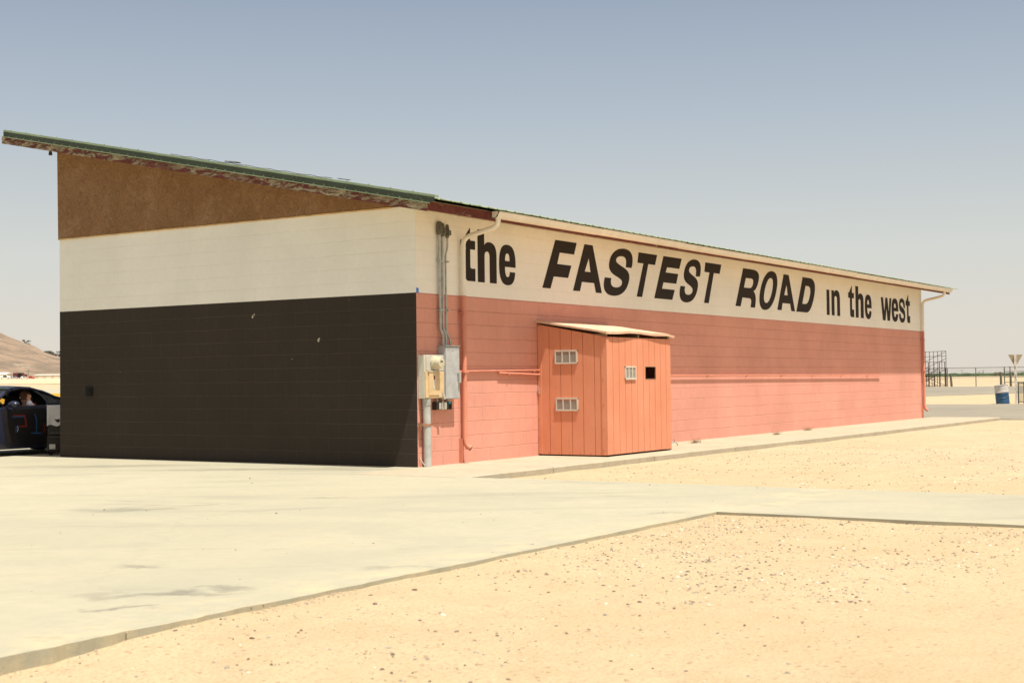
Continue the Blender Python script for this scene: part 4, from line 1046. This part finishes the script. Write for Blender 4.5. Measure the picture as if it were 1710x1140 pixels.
# five fingers and thumb bases
for k in range(4):
    b = len(jl); base = Vector((-.115, PY+.262+(k-1.5)*.004, .985)); a = (k-1.5)*.018
    jl += [(-.125+a, PY+.255, 1.005), (-.135+a, PY+.235, 1.035-.004*abs(k-1.5)), (-.140+a, PY+.210, 1.050)]; rr += [.011, .010, .008]; ed += [(11, b), (b, b+1), (b+1, b+2)]
b = len(jl); jl += [(-.085, PY+.24, .985), (-.09, PY+.215, 1.0)]; rr += [.011, .009]; ed += [(11, b), (b, b+1)]
DRV = skinned('person', jl, ed, rr, MT['skin'], None)
DRV.location = CAR.location+Vector((-PX, 0, 0)); DRV.rotation_euler = (0, 0, math.pi)
tag(DRV, 'person with auburn hair seated in the race car, pale sleeve on the door', 'person')
ji = [(-.30, PY, .42), (-.30, PY, .54), (-.28, PY, .68), (-.26, PY, .80), (-.25, PY+.17, .79), (-.17, PY+.33, .80), (-.05, PY+.34, .885), (-.085, PY+.30, .945), (-.25, PY-.17, .79), (-.05, PY-.20, .62), (.22, PY-.11, .73)]
skinned('jacket', ji, [(0, 1), (1, 2), (2, 3), (3, 4), (4, 5), (5, 6), (6, 7), (3, 8), (8, 9), (9, 10)], [.165, .155, .165, .13, .085, .064, .058, .046, .085, .064, .05], MT['lilac'], DRV)
hair = MB(); ellip(hair, (-.245, PY, 1.02), (.112, .10, .105)); ellip(hair, (-.29, PY, .95), (.07, .085, .10)); hair.build('hair', MT['hair'], DRV, smooth=True)
face = MB(); ellip(face, (-.135, PY, .99), (.016, .012, .018)); ellip(face, (-.225, PY+.09, .99), (.018, .01, .028)); ellip(face, (-.225, PY-.09, .99), (.018, .01, .028)); face.build('face_features', MT['skin'], DRV, smooth=True)
eyes = MB(); ellip(eyes, (-.150, PY+.032, 1.01), (.01, .012, .007)); ellip(eyes, (-.150, PY-.032, 1.01), (.01, .012, .007)); ellip(eyes, (-.140, PY, .955), (.006, .024, .005)); eyes.build('eyes_and_mouth', MT['shadow_in'], DRV, smooth=True)
sb = MB(); sb.tube([(-.150, PY+.338, .83), (-.125, PY+.338, .845)], .066, 14); sb.build('sleeve_band', MT['red_tape'], DRV, smooth=True)

# equipment cart with a white sheet between the car and the corner
CRZ = R(-36); CT = empty('equipment_cart', (.27, 8.13, 0), CRZ); CT['_local'] = 1; tag(CT, 'dark equipment cabinet at the wall corner with a torn white sheet on it', 'cabinet')
mb = MB(); mb.box(0, .62, 0, .40, .06, .34); mb.box(.01, .61, .04, .40, .3405, .84); mb.build('cabinet_body', plain('brown black enamel', (.022, .017, .012), .5, 0, .2, 5), CT, bevel=.01)
mb = MB(); mb.box(.05, .60, .025, .0395, .36, .41); mb.box(.03, .60, -.02, -.0005, .30, .325); mb.build('drawer_rail', MT['darkmetal'], CT)
for x in (.06, .56):
    for y in (.06, .34): mb = MB(); mb.lathe([(.035, -.012), (.035, .012)], (x, y, .035), 'y', 14); mb.box(x-.02, x+.02, y-.02, y+.02, .03, .062); mb.build('caster', MT['tyre'], CT)
mb = MB(); mb.box(.03, .13, -.006, -.0005, .105, .19); mb.build('label_plate', MT['white'], CT)
def cloth():
    mb = MB(); nx, nz = 26, 18; vs = []; keep = {}
    for j in range(nz+1):
        for i in range(nx+1):
            u, v = i/nx, j/nz; x = -.005+u*.55; low = .50+.035*noise.noise(Vector((u*5, 0, 0)))+.05*u
            z = .855-(.855-low)*v; y = .036-.012-.012*math.sin(u*17+v*2)*v-.01*noise.noise(Vector((u*6, v*5, 2)))
            vs.append((x, y, z))
    fs = []
    for j in range(nz):
        for i in range(nx):
            if 6 <= i <= 9 and 12 <= j <= 13 and not (i == 6 and j == 13): continue
            if 8 <= i <= 9 and j == 14: continue
            a = j*(nx+1)+i; fs.append((a, a+1, a+nx+2, a+nx+1))
    n0 = len(vs)
    for i in range(nx+1): vs.append((-.005+i/nx*.55, .40, .862))
    for i in range(nx): fs.append((i, i+1, n0+i+1, n0+i))
    mb.add(vs, fs); o = mb.build('sheet', plain('white paper sheet', (.50, .485, .47), .8, 0, .06, 9), None, smooth=True)
    o.location = (.27, 8.13, 0); o.rotation_euler = (0, 0, CRZ); sm = o.modifiers.new('t', 'SOLIDIFY'); sm.thickness = .003
    return tag(o, 'torn white sheet hanging over the dark cabinet', 'sheet')
cloth()

# ------------------------------------------------------------------ left background
YB = empty('yellow_barrier', (30, 50, 0)); tag(YB, 'low yellow concrete barrier beyond the parked race car', 'barrier')
mb = MB(); a = bearing(-60, 62); b = bearing(260, 62); d = (b-a).normalized(); q = Vector((-d.y, d.x, 0)); L = (b-a).length; n = 9
for i in range(n):
    p0 = a+d*(L*i/n+.02); p1 = a+d*(L*(i+1)/n-.02)
    prof = [(-.32, 0), (-.30, .08), (-.13, .32), (-.09, .86), (.09, .86), (.13, .32), (.30, .08), (.32, 0)]
    vs = [tuple(p0+q*u+Vector((0, 0, z))) for u, z in prof]+[tuple(p1+q*u+Vector((0, 0, z))) for u, z in prof]; m = len(prof)
    mb.add(vs, [tuple(range(m)), tuple(range(2*m-1, m-1, -1))]+[(k, (k+1) % m, m+(k+1) % m, m+k) for k in range(m)])
mb.build('barrier_wall', MT['yellow'], YB)
def far_building(px0, px1, d, h, mat, label, roofm, name='storage_building', gable=.4, dep=14):
    p0, p1 = bearing(px0, d), bearing(px1, d); ax = (p1-p0).normalized(); ay = Vector((-ax.y, ax.x, 0))
    if ay.dot(p0-CP) < 0: ay = -ay
    L = (p1-p0).length; z0 = max(gz(p0.x, p0.y), gz(p1.x, p1.y))-.2; t = empty(name, (p0.x, p0.y, z0)); tag(t, label, 'building')
    def Pt(u, v, z): r = p0+ax*u+ay*v; return (r.x, r.y, z0+z)
    mb = MB(); mb.add([Pt(0, 0, 0), Pt(L, 0, 0), Pt(L, dep, 0), Pt(0, dep, 0), Pt(0, 0, h), Pt(L, 0, h), Pt(L, dep, h), Pt(0, dep, h)], [(0, 1, 5, 4), (1, 2, 6, 5), (2, 3, 7, 6), (3, 0, 4, 7)]); mb.build('wall', mat, t)
    mb = MB(); mb.add([Pt(-.2, -.3, h), Pt(L+.2, -.3, h), Pt(L+.2, dep/2, h+gable), Pt(-.2, dep/2, h+gable), Pt(-.2, dep+.3, h), Pt(L+.2, dep+.3, h)], [(0, 1, 2, 3), (3, 2, 5, 4), (0, 3, 4), (1, 5, 2)]); mb.build('roof', roofm, t)
    mb = MB()
    k = 0; u = 1.2
    while u < L-2:
        mb.add([Pt(u, -.04, .1), Pt(u+1.6, -.04, .1), Pt(u+1.6, -.04, h*.75), Pt(u, -.04, h*.75)], [(0, 1, 2, 3)]); u += 4.5
    mb.build('doors', plain('tan door', (.50, .44, .33)), t)
MT['farwall'] = plain('bleached far wall', (.62, .57, .45), .8, 0, .06, .3)
MT['farroof'] = plain('bright far roof', (.70, .68, .62), .6, 0, .06, .3)
far_building(55, 150, 795, 2.6, MT['farwall'], 'long low white building at the foot of the hill', MT['farroof'])
far_building(-40, 10, 790, 3.4, MT['farwall'], 'pale shed with a white roof at the far left below the hill', MT['farroof'], dep=8, gable=.9)
def far_car(px, d, col, label, L=4.6, H=1.5, truck=False):
    p = bearing(px, d); z = gz(p.x, p.y)+.25; a = YAW-math.pi/2+rnd.uniform(-.3, .3)+R(20)
    t = empty('parked_car', (p.x, p.y, z), a); t['_local'] = 1; tag(t, label, 'car', 'cars parked below the hill')
    mb = MB()
    if truck: pr = [(-L/2, .4), (-L/2, H), (L*.25, H), (L*.27, H*.8), (L/2, H*.75), (L/2, .4)]
    else: pr = [(-L/2, .35), (-L/2, .85), (-L*.38, .95), (-L*.25, H), (L*.10, H), (L*.25, .95), (L*.47, .82), (L/2, .35)]
    mb.prism(pr, 1, -.85, .85); mb.build('body', plain('far car paint '+label[:12], col, .4), t, bevel=.06)
    mb = MB(); mb.prism([(-L*.22, .97), (-L*.18, H-.1), (L*.08, H-.1), (L*.19, .97)], 1, -.87, .87); mb.build('window', MT['shadow_in'], t)
    for wx in (-L*.32, L*.32):
        for s in (-.75, .75): mb = MB(); mb.lathe([(.33, -.1), (.33, .1)], (wx, s, .33), 'y', 14); mb.build('wheel', MT['tyre'], t)
far_car(17, 790, (.05, .05, .06), 'dark car parked left of the pole')
far_car(24, 785, (.42, .42, .45), 'silver car in the parked row below the hill')
far_car(40, 780, (.65, .64, .60), 'white car in the parked row near the pole')
far_car(33, 800, (.10, .03, .03), 'tall maroon truck in the parked row', 7.5, 3.6, True)
far_car(51, 785, (.50, .05, .03), 'red car parked next to the long white building')
far_car(8, 770, (.66, .65, .62), 'white van parked at the left edge', 5.5, 2.1, True)
def pole(px, d, h, label, arms=True, r=.16):
    p = bearing(px, d); z = gz(p.x, p.y); t = empty('utility_pole', (p.x, p.y, z)); tag(t, label, 'utility pole', 'utility poles on the horizon')
    mb = MB(); mb.tube([(p.x, p.y, z-.5), (p.x, p.y, z+h)], [r, r*.7], 8); mb.build('pole', MT['oldpost'], t)
    if arms: mb = MB(); e = Rt*1.2; mb.tube([tuple(Vector((p.x, p.y, z+h*.92))-e), tuple(Vector((p.x, p.y, z+h*.92))+e)], r*.6, 6); mb.build('crossarm', MT['oldpost'], t)
pole(47, 800, 5.5, 'thin utility pole in front of the hill left of the building')
pole(1605.5, 1150, 5.5, 'left utility pole on the right horizon behind the fence', True, .2)
pole(1634, 1250, 4.5, 'middle utility pole on the right horizon behind the fence', True, .2)
pole(1641, 1150, 5.0, 'right utility pole on the right horizon behind the fence', True, .2)
# bushes on the ridge and far tree
def bush(px, d, z, w, h, name, label, cat, group=None, mat='bush', trunk=False, n=260):
    p = bearing(px, d); rg = random.Random(int(px*10)); t = empty(name, (p.x, p.y, z)); tag(t, label, cat, group)
    mb = MB()
    cl = [(rg.uniform(-.5, .5)*w, rg.uniform(-.3, .3)*w, h*rg.uniform(.25, .8), rg.uniform(.14, .3)*w) for _ in range(7)]
    for _ in range(n):
        c = rg.choice(cl); v = Vector((rg.gauss(0, 1), rg.gauss(0, 1), rg.gauss(0, 1))).normalized()*c[3]*rg.uniform(.3, 1.05)
        x, y, zz_ = p.x+c[0]+v.x, p.y+c[1]+v.y, z+max(.05, c[2]+v.z*.8); s = .09*w*rg.uniform(.5, 1.2)
        a = Vector((rg.gauss(0, 1), rg.gauss(0, 1), rg.gauss(0, 1))).normalized()*s; b2 = Vector((rg.gauss(0, 1), rg.gauss(0, 1), rg.gauss(0, 1))).normalized()*s
        o = Vector((x, y, zz_)); mb.add([o-a, o+b2, o+a, o-b2], [(0, 1, 2, 3)])
    mb.build('crown', MT[mat], t)
    mb = MB()
    for k in range(3): mb.tube([(p.x, p.y, z-.6), (p.x+cl[k][0]*.5, p.y+cl[k][1]*.5, z+cl[k][2]*.6), (p.x+cl[k][0], p.y+cl[k][1], z+cl[k][2])], [.05*w, .035*w, .015*w], 6)
    mb.build('trunk', MT['oldpost'], t)
for i, (px, hpx, w, h, lab) in enumerate(((43, 70, 5, 4.5, 'lone dark bush on the hill ridge'), (48, 69, 3, 1.8, 'small bush just right of the lone ridge bush'), (77, 53, 6, 3, 'left bush of the ridge cluster near the building'), (83, 52, 6, 4, 'tallest bush of the ridge cluster'), (91, 50, 5, 2.6, 'third bush of the ridge cluster'), (98.5, 48, 4, 6, 'narrow upright bush on the ridge touching the wall edge'), (62, 29, 6, 2.4, 'dark bush halfway down the hill'), (82, 20, 7, 2.5, 'dark bush low on the hillside'), (22, 33, 8, 2.5, 'grey bush at mid height on the left of the hill'))):
    d = {0: 1098, 1: 1098, 2: 1098, 3: 1098, 4: 1098, 5: 1098}.get(i, 990)
    bush(px, d, CP.z+hpx*d/2350.-(.6), w, h, 'bush', lab, 'bush', 'bushes on the dry hill')
for px, lab in ((1661.5, 'left sparse tree on the right horizon'), (1667, 'right sparse tree on the right horizon')): bush(px, 1050, 0, 3.2, 3.4, 'sparse_tree', lab, 'tree', 'sparse trees on the horizon', 'bush', n=160)

# ------------------------------------------------------------------ right background
def at(px, d, z=0): return bearing(px, d, z)
# oil drum, tilted
BR = empty('steel_barrel', (47.6, 3.56, -.08)); tag(BR, 'tilted blue and white steel barrel used as a bin near the sign', 'barrel')
mb = MB(); prof = [(.26, 0), (.285, .01), (.285, .28), (.30, .295), (.285, .31), (.285, .52)]
mb.lathe(prof, (47.6, 3.56, -.12), 'z', 32); lo = mb.build('lower_shell', plain('chipped blue paint', (.03, .085, .17), .5, .1, .35, 5), BR, smooth=True)
mb = MB(); mb.lathe([(.286, .52), (.286, .56), (.30, .575), (.286, .59), (.286, .84), (.297, .85), (.297, .865), (.27, .865), (.27, .75)], (47.6, 3.56, -.12), 'z', 32); up = mb.build('upper_shell', plain('faded white paint', (.50, .48, .46), .6, 0, .12, 5), BR, smooth=True)
tip = Matrix.Translation((47.6, 3.56, -.12)) @ Matrix.Rotation(R(-5), 4, F) @ Matrix.Translation((-47.6, -3.56, .12))
for o in (lo, up): o.data.transform(tip)
# yield sign from behind
YS = empty('yield_sign', (48.2, 3.14, -.1)); tag(YS, 'back of a triangular yield sign on a peeling white post', 'sign')
c = Vector((48.2, 3.14, 0)); v = (c-CP); v.z = 0; v.normalize(); s_ = Vector((v.y, -v.x, 0))
m = NM('peeling white post'); m.base(m.ramp(m.noise(5, 7, .7, m.mapv((1, 1, .6))), [(.42, (.72, .66, .58)), (.56, (.60, .54, .46)), (.60, (.20, .15, .11))])); MT['postpaint'] = m.m
mb = MB(); h = 2.17
def obox(mb, c, ax, ay, w, d, z0, z1):
    P = [c+ax*(sx*w/2)+ay*(sy*d/2) for sx, sy in ((-1, -1), (1, -1), (1, 1), (-1, 1))]
    mb.add([(p.x, p.y, z0) for p in P]+[(p.x, p.y, z1) for p in P], [(3, 2, 1, 0), (4, 5, 6, 7), (0, 1, 5, 4), (1, 2, 6, 5), (2, 3, 7, 6), (3, 0, 4, 7)])
obox(mb, c, s_, v, .105, .105, -.2, 2.06); mb.build('post', MT['postpaint'], YS)
mb = MB(); b0 = c+v*.07; tri = [(-.28, 2.06), (.28, 2.06), (.29, 2.03), (.03, 1.555), (-.03, 1.555), (-.29, 2.03)]
vs = [tuple(b0+s_*u+Vector((0, 0, z))) for u, z in tri]+[tuple(b0+v*.012+s_*u+Vector((0, 0, z))) for u, z in tri]
mb.add(vs, [tuple(range(6)), tuple(range(11, 5, -1))]+[(k, (k+1) % 6, 6+(k+1) % 6, 6+k) for k in range(6)]); mb.build('sign_plate', plain('bare tan sign back', (.38, .31, .20), .6, .1, .12, 6), YS)
# small chain link gate at the right edge
def chain(mb, p0, p1, z0, z1, cell, r):
    """diamond mesh as thin wires"""
    L = (p1-p0).length; d = (p1-p0).normalized(); H = z1-z0; n = int((L+H)/cell)
    for s in (1, -1):
        for i in range(n+1):
            o = i*cell-(H if s > 0 else 0)
            a0, a1 = (o, z0), (o+H, z1)
            if s < 0: a0, a1 = (o, z0), (o-H, z1)
            # clip
            (xa, za), (xb, zb) = a0, a1
            def clip(x, xa, za, xb, zb): t = (x-xa)/(xb-xa); return (x, za+(zb-za)*t)
            if max(xa, xb) <= 0 or min(xa, xb) >= L: continue
            if xa < 0: xa, za = clip(0, xa, za, xb, zb)
            if xb < 0: xb, zb = clip(0, xa, za, xb, zb)
            if xa > L: xa, za = clip(L, xa, za, xb, zb)
            if xb > L: xb, zb = clip(L, xa, za, xb, zb)
            if abs(xa-xb) < 1e-4: continue
            mb.tube([tuple(p0+d*xa+Vector((0, 0, za))), tuple(p0+d*xb+Vector((0, 0, zb)))], r, 3, cap=False)
GT = empty('chain_link_gate', (49.3, 2.6, 0)); tag(GT, 'small low chain link gate right of the sign post', 'gate')
g0 = at(1699, 61.5); g1 = at(1708.5, 60.5); g2 = at(1735, 59.5)
mb = MB()
for g in (g0, g1, g2): mb.tube([(g.x, g.y, -.2), (g.x, g.y, .88)], .03, 8)
for z in (.82, -.0): mb.tube([(g0.x, g0.y, z), (g1.x, g1.y, z), (g2.x, g2.y, z)], .02, 8)
mb.build('gate_frame', MT['wire'], GT, smooth=True)
mb = MB(); chain(mb, g0, g2, .0, .82, .07, .0035); mb.build('mesh_wire', MT['wire'], GT)
# perimeter fence
FX = 141.5
def fy(px):
    d = F*FPX+R2*(px-855)-U2*0; t = (FX-CP.x)/d.x; return CP.y+d.y*t
FN = empty('chain_link_fence', (FX, 28, 0)); tag(FN, 'tall chain link fence with thin posts behind the race track', 'fence')
zt = 1.98
ys = [fy(1581+47.5*k) for k in range(-4, 5)]
mb = MB(); mb.tube([(FX, ys[0], zt), (FX, ys[-1], zt)], .035, 6); mb.build('top_rail', MT['wire'], FN)
for y in ys: mb = MB(); mb.tube([(FX, y, -.2), (FX, y, zt+.02)], .05, 8); mb.build('post', MT['wire'], FN)
mb = MB(); chain(mb, Vector((FX, ys[-1], 0)), Vector((FX, ys[0], 0)), .05, zt, .22, .0035); mb.build('mesh_wire', MT['wire'], FN)
PG = empty('pipe_gate', (FX-1, fy(1695), 0)); tag(PG, 'wide three rail pipe gate in the far fence behind the sign', 'gate')
mb = MB(); y0, y1 = fy(1680), fy(1742)
for z in (1.50, .95, .35): mb.tube([(FX-1, y0, z), (FX-1, y1, z)], .04, 6)
for px in (1680, 1689.4, 1742): y = fy(px); mb.tube([(FX-1, y, -.1), (FX-1, y, 2.05 if px < 1700 else 1.6)], .055, 8)
mb.build('gate_frame', MT['wire'], PG)
for px, z, lab in ((1588, 1.35, 'leaning wooden post just right of the bleachers'), (1670.5, 1.45, 'wooden post left of the pipe gate'), (1686.7, 1.40, 'wooden post in front of the pipe gate')):
    y = fy(px)-0.; x = FX-2.2; k = (x-CP.x)/(FX-CP.x); y = CP.y+(y-CP.y)*k
    mb = MB(); mb.tube([(x, y+.0, -.3), (x+.02, y+(.12 if px < 1600 else .03), z)], [.13, .11], 9)
    tag(mb.build('fence_post', MT['oldpost'], smooth=True), lab, 'post', 'wooden posts along the far fence')
# bleachers: rows climb to the right and away, back railing closes the high side
BL = empty('bleachers', (134, 31, 0)); tag(BL, 'small dark steel bleachers with a high back railing beside the fence', 'bleachers')
c0 = at(1578.5, 148); vv = Vector((c0.x-CP.x, c0.y-CP.y, 0)).normalized(); rr_ = Vector((vv.y, -vv.x, 0))
ca, sa_ = math.cos(R(28)), math.sin(R(28))
ax = rr_*ca+vv*sa_; bx_ = -rr_*sa_+vv*ca           # ax: up the steps (right+away); bx_: along the rows (left+away)
O = Vector((c0.x, c0.y, 0))                       # top right near corner
def bp(a, b, z): q = O+ax*a+bx_*b; return (q.x, q.y, z)
NR, W_, RL = 5, .62, 5.5
for i in range(NR):
    a = -i*W_; z = 1.95-i*.37
    mb = MB()
    for (aa, w2, zz_, th) in ((a-.12, .26, z, .05), (a-.42, .22, z-.18, .04)):
        vs = [bp(aa-w2/2, -.15, zz_), bp(aa+w2/2, -.15, zz_), bp(aa+w2/2, RL, zz_), bp(aa-w2/2, RL, zz_)]
        mb.add(vs+[(x, y, q-th) for x, y, q in vs], [(0, 1, 2, 3), (7, 6, 5, 4), (0, 4, 5, 1), (1, 5, 6, 2), (2, 6, 7, 3), (3, 7, 4, 0)])
    mb.build('seat_plank', MT['alum'], BL)
for k in range(4):
    b = .05+k*1.8; mb = MB()
    for i in range(NR): mb.tube([bp(-i*W_, b, 0), bp(-i*W_, b, 1.93-i*.37)], .035, 6)
    mb.tube([bp(0, b, .08), bp(-NR*W_, b, .08)], .03, 6); mb.tube([bp(0, b, 1.8), bp(-NR*W_, b, .1)], .03, 6); mb.tube([bp(0, b, .1), bp(-1.9, b, .85)], .025, 6)
    mb.tube([bp(0, b, .75), bp(-1.24, b, .75)], .025, 6); mb.build('support_frame', MT['alum'], BL)
mb = MB()
for k in range(7): b = k*.9; mb.tube([bp(.05, b, 0 if k % 3 == 0 else 1.8), bp(.05, b, 3.75)], .03, 6)
for z in (3.72, 3.2, 2.6): mb.tube([bp(.05, 0, z), bp(.05, RL, z)], .028, 6)
mb.build('back_railing', MT['alum'], BL)
mb = MB()
for i in range(4): mb.tube([bp(-i*W_*1.0-.15, -.1, 0), bp(-i*W_-.15, -.1, 2.55)], .045, 6)
for z0 in (3.65, 2.95): mb.tube([bp(0, -.1, z0), bp(-3.1, -.1, z0-1.35)], .028, 6)
mb.build('side_railing', MT['alum'], BL)
# straw pile under the bleachers
# ------------------------------------------------------------------ gravel, chips and debris
def stones(name, regions, n, smin, smax, mats, seed, zfun, label, cat):
    rg = random.Random(seed); mb = MB()
    tot = 0
    while tot < n:
        x0, x1, y0, y1 = rg.choices([r[:4] for r in regions], [r[4] for r in regions])[0]
        x, y = rg.uniform(x0, x1), rg.uniform(y0, y1)
        if noise.noise(Vector((x*.8, y*.8, seed))) < rg.uniform(-.7, .35): continue
        s = smin+(smax-smin)*rg.random()**3.2
        z = zfun(x, y); a = rg.uniform(0, 6.28); el = rg.uniform(.3, 1.0); hh = rg.uniform(.2, .55)
        m = 6; vs = []
        for k in range(m):
            t = a+k*2*math.pi/m; r = s*rg.uniform(.7, 1.1)
            u, w = r*math.cos(t), r*math.sin(t)*el; vs.append((x+u*math.cos(a)-w*math.sin(a), y+u*math.sin(a)+w*math.cos(a), z-.001+s*.1*rg.random()))
        top = [(x+(q[0]-x)*.55+rg.uniform(-.1, .1)*s, y+(q[1]-y)*.55+rg.uniform(-.1, .1)*s, z+s*hh*rg.uniform(.8, 1.1)) for q in vs[::2]]
        mb.add(vs+top, [(0, 1, 6), (1, 2, 7, 6), (2, 3, 7), (3, 4, 8, 7), (4, 5, 8), (5, 0, 6, 8), (6, 7, 8)], rg.choices(range(len(mats)), [5, 3, 1, 4][:len(mats)])[0])
        tot += 1
    return mb.build(name, mats, kind='stuff', label=label, cat=cat)
SM = [plain('brown pebble', (.15, .105, .075)), plain('grey pebble', (.27, .235, .19)), plain('white pebble', (.62, .55, .44)), plain('tan pebble', (.36, .27, .175))]
def gz2(x, y): return gz(x, y)
stones('gravel', [(-13.5, DRX+0, -9.6, PADY-.03, 3), (DRX-3.5, DRX-.02, -12, PADY-.03, 2), (-8.5, DRX-.02, -9.2, PADY-.03, 3)], 8500, .003, .017, SM, 3, gz2, 'pebbles scattered on the sand in the foreground', 'gravel')
stones('gravel', [(PADX+.03, 10, -8, -1.95, 4), (PADX, 24, -12, -2.0, 3)], 6500, .004, .022, SM, 5, gz2, 'pebbles scattered on the sand beside the kerb', 'gravel')
stones('gravel', [(-9, DRX, -9.0, PADY-.05, 1), (-13, -6, -8.2, PADY-.05, 1)], 45, .012, .026, SM[:2], 8, gz2, 'larger dark stones lying on the foreground sand', 'gravel')
stones('grit', [(-13, -1.5, PADY+.05, 3, 1)], 60, .006, .018, SM[:2], 11, lambda x, y: .001, 'dark grit on the concrete', 'debris')
stones('grit', [(-12.6, DRX-.3, PADY-.10, PADY+.03, 1), (-10.2, -9.4, PADY-.12, PADY+.06, 1.2)], 500, .003, .012, [SM[3], SM[1], SM[3]], 12, lambda x, y: (-.004 if y > PADY else gz(x, y)+.004), 'crumbled concrete along the pavement edge', 'debris')
# a few dry tufts and rust spot by the long wall
def tuft(x, y, s, label):
    mb = MB(); rg = random.Random(int(x*100)); 
    for _ in range(70):
        a = rg.uniform(0, 6.28); l = s*rg.uniform(.4, 1); dx, dy = math.cos(a)*l, math.sin(a)*l*.5; w = .006
        bx0, by0 = x+rg.uniform(-.5, .5)*s, y+rg.uniform(-.2, .2)*s
        mb.add([(bx0-w, by0, .002), (bx0+w, by0, .002), (bx0+dx*.7, by0+dy*.7, .002+l*rg.uniform(.2, .5))], [(0, 1, 2)])
    tag(mb.build('dry_weed', plain('dry weed', (.20, .14, .06), .9)), label, 'weed', 'dry weeds at the wall foot')
tuft(7.9, -.5, .30, 'flat dry weed on the walk right of the shed'); tuft(14.2, -.25, .3, 'dark dry weed against the long wall past midway'); tuft(11.8, -.5, .25, 'small dry weed on the walk before midway')
